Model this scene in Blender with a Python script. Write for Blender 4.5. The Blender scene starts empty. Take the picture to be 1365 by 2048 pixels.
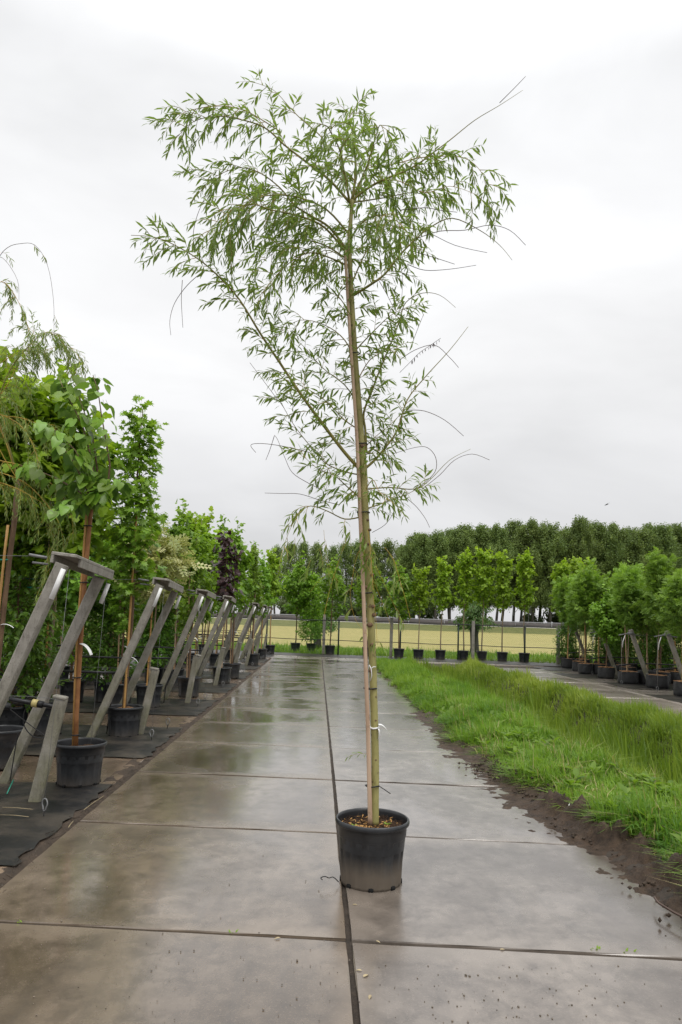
import bpy, math, random
import numpy as np
from mathutils import Vector, Matrix, Euler
R = math.radians
random.seed(11)
rng = np.random.default_rng(11)
scn = bpy.context.scene
COL = scn.collection

# ------------------------------------------------------------------ camera
F_PX, YAW, PITCH, ROLL, SHIFT_PX = 1400.0, 0.0301, R(4.3), 0.032, 110.3
CAM_POS = Vector((0.0, 0.0, 1.6))
camd = bpy.data.cameras.new('camera')
camd.sensor_fit = 'HORIZONTAL'
camd.sensor_width = 24.0
camd.lens = 24.0 * F_PX / 1365.0
camd.shift_y = SHIFT_PX / 1365.0
camd.clip_start = 0.05
camd.clip_end = 5000
cam = bpy.data.objects.new('camera', camd)
COL.objects.link(cam)
CAM_ROT = (Matrix.Rotation(-YAW, 3, 'Z') @ Matrix.Rotation(math.pi / 2 + PITCH, 3, 'X') @ Matrix.Rotation(ROLL, 3, 'Z'))
cam.matrix_world = Matrix.Translation(CAM_POS) @ CAM_ROT.to_4x4()
scn.camera = cam

# ------------------------------------------------------------------ sky, sun, exposure
SUN_EL, SUN_AZ = 62.0, 150.0          # a bright patch of cloud high behind the camera, to the right
world = bpy.data.worlds.new('World')
scn.world = world
world.use_nodes = True
wn, wl = world.node_tree.nodes, world.node_tree.links
wn.clear()
def wnode(t, **kw):
    n = wn.new(t)
    for k, v in kw.items():
        setattr(n, k, v)
    return n
w_out = wnode('ShaderNodeOutputWorld')
w_sky = wnode('ShaderNodeTexSky', sky_type='NISHITA', sun_disc=False)
w_sky.sun_elevation = R(SUN_EL)
w_sky.sun_rotation = R(SUN_AZ)
w_bg1 = wnode('ShaderNodeBackground')
w_bg1.inputs['Strength'].default_value = 0.08
wl.new(w_sky.outputs[0], w_bg1.inputs['Color'])
w_tc = wnode('ShaderNodeTexCoord')
w_sep = wnode('ShaderNodeSeparateXYZ')
wl.new(w_tc.outputs['Generated'], w_sep.inputs[0])
w_rmp = wnode('ShaderNodeValToRGB')
cr = w_rmp.color_ramp
cr.elements[0].position = 0.0;  cr.elements[0].color = (0.66, 0.66, 0.68, 1)
cr.elements[1].position = 1.0;  cr.elements[1].color = (2.3, 2.3, 2.3, 1)
e = cr.elements.new(0.12); e.color = (0.77, 0.77, 0.78, 1)
e = cr.elements.new(0.35); e.color = (0.95, 0.95, 0.955, 1)
e = cr.elements.new(0.62); e.color = (0.94, 0.945, 0.955, 1)
wl.new(w_sep.outputs['Z'], w_rmp.inputs[0])
w_map = wnode('ShaderNodeMapping')
w_map.inputs['Scale'].default_value = (1.3, 1.3, 3.2)
w_map.inputs['Location'].default_value = (0.35, 0.2, 0.1)
wl.new(w_tc.outputs['Generated'], w_map.inputs[0])
w_noi = wnode('ShaderNodeTexNoise')
w_noi.inputs['Scale'].default_value = 1.7
w_noi.inputs['Detail'].default_value = 5
w_noi.inputs['Roughness'].default_value = 0.5
w_noi.inputs['Distortion'].default_value = 0.35
wl.new(w_map.outputs[0], w_noi.inputs['Vector'])
w_cl = wnode('ShaderNodeMapRange')
w_cl.inputs['From Min'].default_value = 0.32
w_cl.inputs['From Max'].default_value = 0.62
w_cl.inputs['To Min'].default_value = 0.85
w_cl.inputs['To Max'].default_value = 1.04
wl.new(w_noi.outputs['Fac'], w_cl.inputs['Value'])
w_mul = wnode('ShaderNodeVectorMath', operation='MULTIPLY')
wl.new(w_rmp.outputs[0], w_mul.inputs[0])
wl.new(w_cl.outputs[0], w_mul.inputs[1])
w_bg2 = wnode('ShaderNodeBackground')
w_bg2.inputs['Strength'].default_value = 1.0
wl.new(w_mul.outputs[0], w_bg2.inputs['Color'])
w_mix = wnode('ShaderNodeMixShader')
w_mix.inputs[0].default_value = 0.95
wl.new(w_bg1.outputs[0], w_mix.inputs[1])
wl.new(w_bg2.outputs[0], w_mix.inputs[2])
wl.new(w_mix.outputs[0], w_out.inputs['Surface'])

sund = bpy.data.lights.new('sun', 'SUN')
sund.energy = 1.5
sund.angle = R(35)
sund.color = (1.0, 0.97, 0.93)
sun = bpy.data.objects.new('sun', sund)
COL.objects.link(sun)
# sky sun_rotation is measured from +Y towards +X
sd = Vector((math.sin(R(SUN_AZ)) * math.cos(R(SUN_EL)), math.cos(R(SUN_AZ)) * math.cos(R(SUN_EL)), math.sin(R(SUN_EL))))
sun.rotation_euler = sd.to_track_quat('Z', 'Y').to_euler()

vs = scn.view_settings
vs.view_transform = 'Standard'
vs.look = 'None'
vs.gamma = 1
vs.use_curve_mapping = False
vs.exposure = 0.10
scn.render.engine = 'CYCLES'
scn.cycles.max_bounces = 8
scn.cycles.transparent_max_bounces = 8

# ------------------------------------------------------------------ measuring helpers
def ray(px, py):
    """direction in the world of the photograph's pixel (1365 x 2048)"""
    d = Vector(((px - 682.5) / F_PX, -(py - 1024.0 - SHIFT_PX) / F_PX, -1.0))
    return CAM_ROT @ d
def G(px, py, z=0.0):
    """place on the level z seen at that pixel"""
    d = ray(px, py)
    return CAM_POS + d * ((z - CAM_POS.z) / d.z)
def AT(px, py, Y):
    """place at distance Y along the path seen at that pixel"""
    d = ray(px, py)
    return CAM_POS + d * (Y / d.y)

# ------------------------------------------------------------------ tagging helpers
def tag(o, label=None, cat=None, group=None, kind=None):
    if label: o['label'] = label
    if cat: o['category'] = cat
    if group: o['group'] = group
    if kind: o['kind'] = kind
    return o
def thing(name, label, cat, loc=(0, 0, 0), rz=0.0, group=None, scale=1.0):
    o = bpy.data.objects.new(name, None)
    COL.objects.link(o)
    o.empty_display_size = 0.1
    o.location = loc
    o.rotation_euler = (0, 0, rz)
    o.scale = (scale, scale, scale)
    return tag(o, label, cat, group)
def put(name, mesh, parent=None, loc=None, rot=None, scale=None, kind=None):
    o = bpy.data.objects.new(name, mesh)
    COL.objects.link(o)
    if parent: o.parent = parent
    if loc is not None: o.location = loc
    if rot is not None: o.rotation_euler = rot
    if scale is not None: o.scale = scale
    if kind: o['kind'] = kind
    return o

# ------------------------------------------------------------------ mesh helpers
class MB:
    def __init__(s):
        s.v, s.f, s.m, s.t = [], [], [], []
    def add(s, verts, faces, mi=0, tint=0.5):
        b = len(s.v)
        s.v += [tuple(p) for p in verts]
        s.f += [tuple(i + b for i in f) for f in faces]
        s.m += [mi] * len(faces)
        s.t += [tint] * len(verts)
        return s
    def box(s, c, size, rot=None, mi=0, ch=0.0):
        hx, hy, hz = size[0] / 2, size[1] / 2, size[2] / 2
        M = rot if rot is not None else Matrix.Identity(3)
        c = Vector(c)
        if ch <= 0:
            vs_ = [(x, y, z) for z in (-hz, hz) for x, y in ((-hx, -hy), (hx, -hy), (hx, hy), (-hx, hy))]
            fs = [(3, 2, 1, 0), (4, 5, 6, 7)] + [(i, (i + 1) % 4, 4 + (i + 1) % 4, 4 + i) for i in range(4)]
        else:
            ring = [(-hx + ch, -hy), (hx - ch, -hy), (hx, -hy + ch), (hx, hy - ch), (hx - ch, hy), (-hx + ch, hy), (-hx, hy - ch), (-hx, -hy + ch)]
            vs_ = [(x, y, -hz) for x, y in ring] + [(x, y, hz - ch) for x, y in ring] + [(x * (1 - ch / hx), y * (1 - ch / hy), hz) for x, y in ring]
            fs = [tuple(range(7, -1, -1)), tuple(range(16, 24))]
            for k in (0, 8):
                fs += [(k + i, k + (i + 1) % 8, k + 8 + (i + 1) % 8, k + 8 + i) for i in range(8)]
        return s.add([c + M @ Vector(p) for p in vs_], fs, mi)
    def tube(s, pts, rad, n=6, mi=0, cap=True, tint=0.5):
        pts = [Vector(p) for p in pts]
        if not hasattr(rad, '__len__'):
            rad = [rad] * len(pts)
        T = []
        for i in range(len(pts)):
            a = pts[max(i - 1, 0)]; b = pts[min(i + 1, len(pts) - 1)]
            d = (b - a)
            T.append(d.normalized() if d.length > 1e-9 else Vector((0, 0, 1)))
        u = T[0].orthogonal().normalized()
        vs_, fs = [], []
        for i, p in enumerate(pts):
            u = (u - T[i] * u.dot(T[i]))
            u = u.normalized() if u.length > 1e-6 else T[i].orthogonal().normalized()
            w = T[i].cross(u)
            for k in range(n):
                a = 2 * math.pi * k / n
                vs_.append(p + (u * math.cos(a) + w * math.sin(a)) * rad[i])
        for i in range(len(pts) - 1):
            for k in range(n):
                fs.append((i * n + k, i * n + (k + 1) % n, (i + 1) * n + (k + 1) % n, (i + 1) * n + k))
        if cap:
            fs.append(tuple(range(n - 1, -1, -1)))
            fs.append(tuple((len(pts) - 1) * n + k for k in range(n)))
        return s.add(vs_, fs, mi, tint)
    def lathe(s, prof, n=32, mi=0, rad_fn=None, cap0=False):
        vs_, fs = [], []
        for j, (r, z) in enumerate(prof):
            for k in range(n):
                a = 2 * math.pi * k / n
                rr = r if rad_fn is None else rad_fn(j, k, r, z)
                vs_.append((rr * math.cos(a), rr * math.sin(a), z))
        for j in range(len(prof) - 1):
            for k in range(n):
                fs.append((j * n + k, j * n + (k + 1) % n, (j + 1) * n + (k + 1) % n, (j + 1) * n + k))
        if cap0:
            fs.append(tuple(range(n - 1, -1, -1)))
        return s.add(vs_, fs, mi)
    def leaves(s, P, T, N, S, tmpl, tint, mi=1):
        V, F = leaf_arrays(P, T, N, S, tmpl)
        b = len(s.v)
        s.v += [tuple(p) for p in V.tolist()]
        s.f += [tuple(i + b for i in f) for f in F.tolist()]
        s.m += [mi] * len(F)
        s.t += np.repeat(tint, len(tmpl[0])).tolist()
        return s
    def mesh(s, name, mats, smooth=True):
        me = bpy.data.meshes.new(name)
        me.from_pydata(s.v, [], s.f)
        for m in (mats if isinstance(mats, (list, tuple)) else [mats]):
            me.materials.append(m)
        me.polygons.foreach_set('material_index', s.m)
        me.polygons.foreach_set('use_smooth', [smooth] * len(s.f))
        a = me.attributes.new('tint', 'FLOAT', 'POINT')
        a.data.foreach_set('value', s.t)
        me.update()
        return me
def norm(a):
    return a / np.maximum(np.linalg.norm(a, axis=-1, keepdims=True), 1e-9)
def leaf_arrays(P, T, N, S, tmpl):
    """copies of a leaf: P base, T direction of the tip, N face normal, S length"""
    tv, tf = tmpl
    P = np.asarray(P, float); T = norm(np.asarray(T, float)); N = np.asarray(N, float)
    N = norm(N - T * np.sum(N * T, axis=1, keepdims=True))
    B = np.cross(T, N)
    S = np.asarray(S, float).reshape(-1, 1, 1)
    V = P[:, None, :] + S * (B[:, None, :] * tv[None, :, 0:1] + T[:, None, :] * tv[None, :, 1:2] + N[:, None, :] * tv[None, :, 2:3])
    n, k = len(P), len(tv)
    F = (tf[None, :, :] + (np.arange(n) * k)[:, None, None]).reshape(-1, 3)
    return V.reshape(-1, 3), F
def np_mesh(name, V, F, mats, mi=None, tint=None, smooth=False):
    me = bpy.data.meshes.new(name)
    me.vertices.add(len(V))
    me.vertices.foreach_set('co', np.ascontiguousarray(V, dtype=np.float32).ravel())
    me.loops.add(F.size)
    me.loops.foreach_set('vertex_index', np.ascontiguousarray(F, dtype=np.int32).ravel())
    me.polygons.add(len(F))
    k = F.shape[1]
    me.polygons.foreach_set('loop_start', np.arange(0, F.size, k, dtype=np.int32))
    me.polygons.foreach_set('loop_total', np.full(len(F), k, dtype=np.int32))
    for m in (mats if isinstance(mats, (list, tuple)) else [mats]):
        me.materials.append(m)
    if mi is not None:
        me.polygons.foreach_set('material_index', np.asarray(mi, dtype=np.int32))
    if smooth:
        me.polygons.foreach_set('use_smooth', np.ones(len(F), dtype=bool))
    if tint is not None:
        a = me.attributes.new('tint', 'FLOAT', 'POINT')
        a.data.foreach_set('value', np.ascontiguousarray(tint, dtype=np.float32))
    me.update(calc_edges=True)
    me.validate()
    return me
def arr(v): return np.array(v, float)
def fan(outline, fold=0.0, droop=0.0):
    """leaf template from an outline (x, y), y from 0 at the stalk to 1 at the tip, filled from a point on the midrib"""
    pts = [(0.0, 0.42, 0.0)] + [(x, y, abs(x) * fold - droop * y * y) for x, y in outline]
    n = len(outline)
    return arr(pts), np.array([(0, 1 + i, 1 + (i + 1) % n) for i in range(n)])
WILLOW = (arr([(0, 0, 0), (-.082, .3, .02), (.082, .3, .02), (-.085, .6, -.02), (.085, .6, -.02), (0, 1, -.16)]),
          np.array([(0, 2, 1), (1, 2, 4), (1, 4, 3), (3, 4, 5)]))
OVAL = (arr([(0, 0, 0), (-.2, .3, .07), (0, .33, 0), (.2, .3, .07), (-.17, .65, .03), (0, .66, -.03), (.17, .65, .03), (0, 1, -.14)]),
        np.array([(0, 2, 1), (0, 3, 2), (1, 2, 5), (1, 5, 4), (2, 3, 6), (2, 6, 5), (4, 5, 7), (5, 6, 7)]))
HEART = fan([(0, 0.06), (.16, -.04), (.34, .06), (.43, .28), (.36, .55), (.18, .82), (0, 1.04), (-.18, .82), (-.36, .55), (-.43, .28), (-.34, .06), (-.16, -.04)], .22, .16)
STAR = fan([(0, 0), (.3, -.08), (.2, .22), (.55, .3), (.24, .5), (.36, .8), (.1, .66), (0, 1.05), (-.1, .66), (-.36, .8), (-.24, .5), (-.55, .3), (-.2, .22), (-.3, -.08)], .12, .12)
PALM = fan([(0, 0), (.28, .02), (.52, .34), (.3, .52), (.3, .8), (0, 1.0), (-.3, .8), (-.3, .52), (-.52, .34), (-.28, .02)], .15, .2)
def _pinnate():
    V, F = [], []
    for i in range(4):
        y = .12 + .22 * i
        for sx in (-1, 1):
            b = len(V); l = .40 - .05 * i
            V += [(0, y, -.1 * y), (sx * l * .5, y - .01, -.1 * y), (sx * l, y + .14, -.16 * y), (sx * l * .45, y + .21, -.1 * y)]
            F += [(b, b + 1, b + 2), (b, b + 2, b + 3)] if sx > 0 else [(b, b + 2, b + 1), (b, b + 3, b + 2)]
    return arr(V), np.array(F)
PINNATE = _pinnate()
CLUMP = (arr([(-.5, 0, 0), (.1, -.12, .1), (.55, .3, -.05), (.15, .75, .12), (-.4, .6, -.1)]), np.array([(0, 1, 2), (0, 2, 3), (0, 3, 4)]))

# ------------------------------------------------------------------ materials
class NT:
    def __init__(s, name):
        s.m = bpy.data.materials.new(name)
        s.m.use_nodes = True
        s.n, s.l = s.m.node_tree.nodes, s.m.node_tree.links
        s.n.clear()
        s.out = s.n.new('ShaderNodeOutputMaterial')
    def node(s, t, ins=None, **kw):
        n = s.n.new(t)
        for k, v in kw.items(): setattr(n, k, v)
        for k, v in (ins or {}).items(): s.set(n, k, v)
        return n
    def set(s, n, k, v):
        if isinstance(v, bpy.types.NodeSocket): s.l.new(v, n.inputs[k])
        else: n.inputs[k].default_value = v
    def pos(s): return s.node('ShaderNodeNewGeometry').outputs['Position']
    def obj(s): return s.node('ShaderNodeTexCoord').outputs['Object']
    def rnd(s): return s.node('ShaderNodeObjectInfo').outputs['Random']
    def noise(s, vec, scale, detail=4, rough=.55, dist=0.0):
        return s.node('ShaderNodeTexNoise', {'Vector': vec, 'Scale': scale, 'Detail': detail, 'Roughness': rough, 'Distortion': dist}).outputs['Fac']
    def map(s, vec, scale=(1, 1, 1), loc=(0, 0, 0)):
        return s.node('ShaderNodeMapping', {'Vector': vec, 'Scale': scale, 'Location': loc}).outputs[0]
    def rng(s, v, a, b, c=0.0, d=1.0):
        return s.node('ShaderNodeMapRange', {'Value': v, 'From Min': a, 'From Max': b, 'To Min': c, 'To Max': d}).outputs[0]
    def math(s, op, a, b=0.0):
        n = s.node('ShaderNodeMath', operation=op)
        s.set(n, 0, a); s.set(n, 1, b)
        return n.outputs[0]
    def mix(s, f, a, b, mode='MIX'):
        n = s.node('ShaderNodeMix', data_type='RGBA', blend_type=mode)
        s.set(n, 0, f)
        for i, v in ((6, a), (7, b)):
            s.set(n, i, v if isinstance(v, bpy.types.NodeSocket) else (*v, 1.0))
        return n.outputs[2]
    def bump(s, h, strength, dist=.01):
        return s.node('ShaderNodeBump', {'Height': h, 'Strength': strength, 'Distance': dist}).outputs[0]
    def bsdf(s, color, rough, nrm=None, spec=.5, metal=0.0, **kw):
        n = s.node('ShaderNodeBsdfPrincipled')
        s.set(n, 'Base Color', color if isinstance(color, bpy.types.NodeSocket) else (*color, 1.0))
        s.set(n, 'Roughness', rough); s.set(n, 'Metallic', metal); s.set(n, 'Specular IOR Level', spec)
        if nrm is not None: s.set(n, 'Normal', nrm)
        return n.outputs[0]
    def done(s, sh):
        s.l.new(sh, s.out.inputs['Surface'])
        return s.m

def m_plain(name, color, rough=.6, var=.25, scale=8, bump=.15, spec=.4, metal=0.0, dist=.01):
    t = NT(name)
    p = t.obj()
    n = t.noise(p, scale, 5)
    c = t.mix(t.rng(n, .3, .7), [x * (1 - var) for x in color], [min(1, x * (1 + var)) for x in color])
    return t.done(t.bsdf(c, rough, t.bump(t.noise(p, scale * 6, 3), bump, dist), spec, metal))

def m_leaf(name, a, b, back=None, trans=.35, rough=.42, spec=.35, objvar=.25):
    t = NT(name)
    tint = t.node('ShaderNodeAttribute', attribute_name='tint').outputs['Fac']
    c = t.mix(tint, a, b)
    hv = t.node('ShaderNodeHueSaturation', {'Color': c, 'Value': t.rng(t.rnd(), 0, 1, 1 - objvar, 1 + objvar), 'Hue': t.rng(t.rnd(), 0, 1, .49, .51)}).outputs[0]
    if back is not None:
        bf = t.node('ShaderNodeNewGeometry').outputs['Backfacing']
        hv = t.mix(bf, hv, back)
    pr = t.bsdf(hv, rough, None, spec)
    tr = t.node('ShaderNodeBsdfTranslucent', {'Color': t.mix(.5, hv, [min(1, x * y) for x, y in zip(b, (1.5, 1.6, .7))])}).outputs[0]
    ms = t.node('ShaderNodeMixShader', {0: trans})
    t.l.new(pr, ms.inputs[1]); t.l.new(tr, ms.inputs[2])
    return t.done(ms.outputs[0])

def m_slab(name, wet=0.5, edge=None, rim=True, *, dark=(.125, .102, .080), light=(.255, .218, .180)):
    """rain-wet concrete: mottled, a thin film of water that thickens into puddles"""
    t = NT(name)
    p = t.pos()
    r = t.rnd()
    pv = t.node('ShaderNodeVectorMath', {0: p, 1: t.node('ShaderNodeCombineXYZ', {'X': t.math('MULTIPLY', r, 9.0), 'Z': t.math('MULTIPLY', r, 5.0)}).outputs[0]}, operation='ADD').outputs[0]
    big = t.noise(t.map(pv, (1.0, .55, 1)), 1.3, 5, .6, .6)
    mid = t.noise(pv, 7, 6, .65, .3)
    fine = t.noise(pv, 90, 4, .7)
    c = t.mix(t.rng(big, .39, .61), dark, light)
    c = t.mix(t.rng(mid, .40, .66, 0, .7), c, [x * .62 for x in dark])
    c = t.mix(t.rng(fine, .54, .72, 0, .5), c, [x * 1.25 for x in light])
    vor = t.node('ShaderNodeTexVoronoi', {'Vector': pv, 'Scale': 42.0, 'Randomness': 1.0}).outputs['Distance']
    pits = t.math('MULTIPLY', t.rng(vor, .05, .16, 1, 0), t.rng(t.noise(pv, 3.0, 3), .5, .66))
    c = t.mix(t.math('MULTIPLY', pits, .75), c, (.035, .03, .026))
    c = t.node('ShaderNodeHueSaturation', {'Color': c, 'Value': t.rng(r, 0, 1, .86, 1.16)}).outputs[0]
    # streaks dragged along by tyres
    st = t.noise(t.map(p, (9, .7, 1)), 1.6, 4, .6)
    c = t.mix(t.rng(st, .55, .72, 0, .28), c, (.06, .05, .042))
    if edge is not None:      # soil carried onto the slab from the verge: dried-on dirt with a ragged outline
        x = t.node('ShaderNodeSeparateXYZ', {0: p}).outputs['X']
        en = t.noise(t.map(p, (1.5, 1, 1)), 1.6, 6, .65)
        dirt = t.rng(t.math('ADD', x, t.math('MULTIPLY', t.math('SUBTRACT', en, .5), 1.1)), edge - .1, edge + .45, 0, .85)
        dirt = t.math('MULTIPLY', dirt, t.rng(t.noise(p, 14, 5, .7), .35, .6, .45, 1))
        c = t.mix(dirt, c, (.055, .037, .024))
    pud = t.rng(t.noise(t.map(pv, (1.2, .7, 1)), .9, 3, .5, .3), .66 - wet * .3, .73 - wet * .3)
    if rim:                   # slabs are a little dished: water stands inside, the edges drain and dry first
        o = t.node('ShaderNodeSeparateXYZ', {0: t.obj()})
        ex = t.math('SUBTRACT', .98, t.math('ABSOLUTE', o.outputs['X'])); ey = t.math('SUBTRACT', .87, t.math('ABSOLUTE', o.outputs['Y']))
        ed = t.math('ADD', t.math('MINIMUM', ex, ey), t.math('MULTIPLY', t.math('SUBTRACT', t.noise(pv, 3.5, 4), .5), .45))
        inner = t.rng(ed, .04, .20)
        pud = t.math('MULTIPLY', pud, inner)
        c = t.mix(t.rng(ed, .0, .16, .55, 0), c, [min(1, x * 1.25) for x in light])
        r2 = t.math('MULTIPLY', t.math('ADD', r, .0), 7.31)
        pud = t.math('MULTIPLY', pud, t.rng(t.math('FRACT', r2), 0, 1, .45, 1.0))
    film = t.mix(pud, (.17, .17, .17), (.055, .055, .055))
    rough = t.math('ADD', t.node('ShaderNodeSeparateColor', {0: film}).outputs[0], t.rng(mid, .4, .75, 0, .07))
    h = t.math('ADD', t.math('MULTIPLY', mid, .8), t.math('SUBTRACT', t.math('MULTIPLY', fine, .22), t.math('MULTIPLY', pits, .6)))
    bs = t.node('ShaderNodeBump', {'Height': h, 'Strength': t.rng(pud, 0, 1, .34, .04), 'Distance': .006}).outputs[0]
    n_ = t.bsdf(c, t.math('ADD', rough, .10), bs, .5).node      # damp concrete under a thin film of water
    t.set(n_, 'Coat Weight', .85); t.set(n_, 'Coat Roughness', t.math('MULTIPLY', rough, 1.15)); t.set(n_, 'Coat IOR', 1.55)
    cb = t.node('ShaderNodeBump', {'Height': mid, 'Strength': t.rng(pud, 0, 1, .12, .02), 'Distance': .006}).outputs[0]
    t.set(n_, 'Coat Normal', cb)
    return t.done(n_.outputs[0])

M = {}
M['slab_left'] = m_slab('wet_concrete_left', .76, None, dark=(.074, .053, .034), light=(.170, .132, .096))
M['slab_right'] = m_slab('wet_concrete_right', .42, 1.52, dark=(.084, .067, .053), light=(.188, .158, .131))
M['slab_far'] = m_slab('wet_concrete_far', .32, None, dark=(.22, .185, .15), light=(.34, .295, .25))
M['slab_brown'] = m_slab('brown_concrete', .1, None, dark=(.14, .098, .066), light=(.27, .195, .138))

def m_soil(name, a, b, scale=9, bump=1.0, rough=.75, spec=.4):
    t = NT(name)
    p = t.pos()
    n = t.noise(p, scale, 8, .7)
    c = t.mix(t.rng(n, .32, .68), a, b)
    f = t.noise(p, scale * 9, 4, .7)
    c = t.mix(t.rng(f, .6, .75, 0, .35), c, [min(1, x * 2.2) for x in b])
    return t.done(t.bsdf(c, rough, t.bump(t.math('ADD', n, t.math('MULTIPLY', f, .4)), bump, .03), spec))
M['soil'] = m_soil('dark_wet_soil', (.028, .019, .012), (.085, .058, .038))
M['mud'] = m_soil('tracked_mud', (.020, .012, .007), (.085, .054, .033), 11, 1.0, .62, .3)
M['joint'] = m_soil('joint_soil', (.02, .015, .011), (.055, .04, .028), 14, .6)
M['peat'] = m_soil('pot_soil', (.05, .026, .014), (.16, .085, .04), 40, 1.0, .85)
M['bark_mulch'] = m_soil('orange_mulch', (.16, .075, .028), (.36, .19, .08), 60, 1.0, .85)

def m_field():
    t = NT('mown_field')
    p = t.pos()
    band = t.noise(t.map(p, (.05, .6, 1)), 1.0, 5, .6)
    n = t.noise(p, 1.1, 6, .7)
    c = t.mix(t.rng(band, .35, .65), (.29, .255, .09), (.385, .335, .14))
    c = t.mix(t.rng(n, .46, .66, 0, .75), c, (.19, .23, .055))
    rows = t.node('ShaderNodeTexWave', {'Vector': p, 'Scale': .55, 'Distortion': 2.5, 'Detail': 3.0}, bands_direction='Y').outputs['Fac']
    c = t.mix(t.rng(rows, .3, .8, 0, .35), c, (.30, .24, .10))
    return t.done(t.bsdf(c, .9, t.bump(n, .5, .1), .2))
M['field'] = m_field()
def m_turf(name, a, b):
    t = NT(name)
    p = t.pos()
    n = t.noise(p, .8, 6, .65); f = t.noise(p, 14, 4, .7)
    c = t.mix(t.rng(n, .35, .65), a, b)
    c = t.mix(t.rng(f, .45, .75, 0, .6), c, [x * .45 for x in a])
    return t.done(t.bsdf(c, .85, t.bump(f, .8, .05), .25))
M['turf'] = m_turf('turf', (.06, .12, .016), (.10, .18, .03))
M['bank'] = m_turf('rough_bank', (.10, .12, .035), (.17, .17, .06))
def m_fabric():
    t = NT('black_ground_cloth')
    p = t.pos()
    wv = t.node('ShaderNodeTexWave', {'Vector': p, 'Scale': 60.0, 'Distortion': .4}, bands_direction='X').outputs['Fac']
    n = t.noise(p, 2.2, 6, .6)
    c = t.mix(t.rng(n, .42, .72), (.012, .012, .012), (.062, .05, .036))
    c = t.mix(t.rng(t.noise(p, 30, 3), .62, .75, 0, .4), c, (.10, .08, .055))
    h = t.math('ADD', t.math('MULTIPLY', wv, .05), n)
    return t.done(t.bsdf(c, t.rng(n, .3, .7, .28, .55), t.bump(h, .4, .03), .45))
M['fabric'] = m_fabric()
def m_post():
    t = NT('weathered_concrete_post')
    p = t.obj()
    n = t.noise(p, 6, 6, .65); f = t.noise(p, 70, 3, .7)
    c = t.mix(t.rng(n, .3, .7), (.20, .185, .16), (.34, .32, .285))
    z = t.node('ShaderNodeSeparateXYZ', {0: t.pos()}).outputs['Z']
    alg = t.math('MULTIPLY', t.rng(z, .1, 1.2, 1, .08), t.rng(t.noise(p, 3.5, 4), .35, .6))
    c = t.mix(t.math('MULTIPLY', alg, .75), c, (.12, .12, .035))
    c = t.mix(t.rng(f, .58, .70, 0, .7), c, (.09, .08, .065))
    st = t.noise(t.map(p, (1, 1, .22)), 22, 5, .7)
    c = t.mix(t.rng(st, .52, .70, 0, .65), c, (.095, .085, .068))
    c = t.mix(t.rng(t.noise(p, 9, 5, .7), .60, .72, 0, .5), c, (.42, .40, .36))
    return t.done(t.bsdf(c, .8, t.bump(t.math('ADD', n, f), .35, .01), .35))
M['post'] = m_post()
def m_pot(dust):
    t = NT('black_pot_dusty' if dust else 'black_pot')
    p = t.obj()
    n = t.noise(p, 9, 5, .6)
    c = t.mix(t.rng(n, .3, .7), (.012, .013, .015), (.026, .028, .031))
    z = t.node('ShaderNodeSeparateXYZ', {0: p}).outputs['Z']
    edge = t.math('ADD', z, t.math('MULTIPLY', t.math('SUBTRACT', t.noise(t.map(p, (1, 1, .35)), 14, 4), .5), .10))
    d = t.rng(edge, .08, .19, .95, 0.0) if dust else t.rng(edge, .0, .12, .35, 0.0)
    c = t.mix(d, c, (.115, .092, .068))
    sm = t.noise(t.map(p, (1, 1, .3)), 16, 4)
    c = t.mix(t.rng(sm, .56, .75, 0, .22), c, (.10, .10, .10))
    rough = t.rng(d, 0, 1, .34, .75)
    return t.done(t.bsdf(c, rough, t.bump(t.noise(p, 60, 2), .06, .004), .5))
M['pot'] = m_pot(False)
M['pot_dusty'] = m_pot(True)
M['bag'] = m_plain('black_bag', (.016, .016, .017), .42, .4, 12, .5, .5, 0, .03)
def m_bark(name, a, b, scale=18, stretch=.25, knots=None):
    t = NT(name)
    p = t.obj()
    n = t.noise(t.map(p, (1, 1, stretch)), scale, 5, .65)
    c = t.mix(t.rng(n, .32, .68), a, b)
    if knots:
        k = t.noise(t.map(p, (1, 1, 1)), 26, 2)
        c = t.mix(t.rng(k, .64, .7, 0, .8), c, knots)
    return t.done(t.bsdf(c, .62, t.bump(n, .4, .01), .35))
M['willow_bark'] = m_bark('olive_willow_bark', (.21, .195, .065), (.37, .335, .13), 16, .3, (.12, .08, .04))
M['willow_branch'] = m_bark('willow_branch_bark', (.15, .14, .03), (.28, .24, .06))
M['twig_gold'] = m_plain('golden_twig', (.36, .25, .07), .55, .25)
M['twig_dark'] = m_plain('bare_dark_twig', (.085, .055, .042), .6, .25)
M['twig_yellow'] = m_plain('yellow_twig', (.42, .28, .04), .5, .2)
M['bark_brown'] = m_bark('brown_bark', (.085, .048, .026), (.20, .125, .07))
M['bark_orange'] = m_bark('peeling_orange_bark', (.16, .065, .022), (.34, .16, .06), 10, .5)
M['bark_tan'] = m_bark('tan_bark', (.17, .125, .075), (.31, .245, .16), 20, .3)
M['bark_grey'] = m_bark('grey_poplar_bark', (.035, .032, .026), (.085, .078, .062), 3, .2)
def m_bamboo(name, a, b):
    t = NT(name)
    p = t.obj()
    n = t.noise(t.map(p, (1, 1, .06)), 40, 4, .6)
    c = t.mix(t.rng(n, .3, .7), a, b)
    c = t.mix(t.rng(t.noise(p, 16, 3), .6, .7, 0, .55), c, (.12, .07, .03))
    return t.done(t.bsdf(c, .5, t.bump(n, .15, .004), .4))
M['bamboo'] = m_bamboo('tonkin_cane', (.36, .225, .125), (.52, .36, .22))
M['bamboo_new'] = m_bamboo('orange_cane', (.38, .20, .06), (.55, .33, .11))
M['rubber'] = m_plain('black_rubber', (.012, .012, .013), .5, .2)
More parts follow.
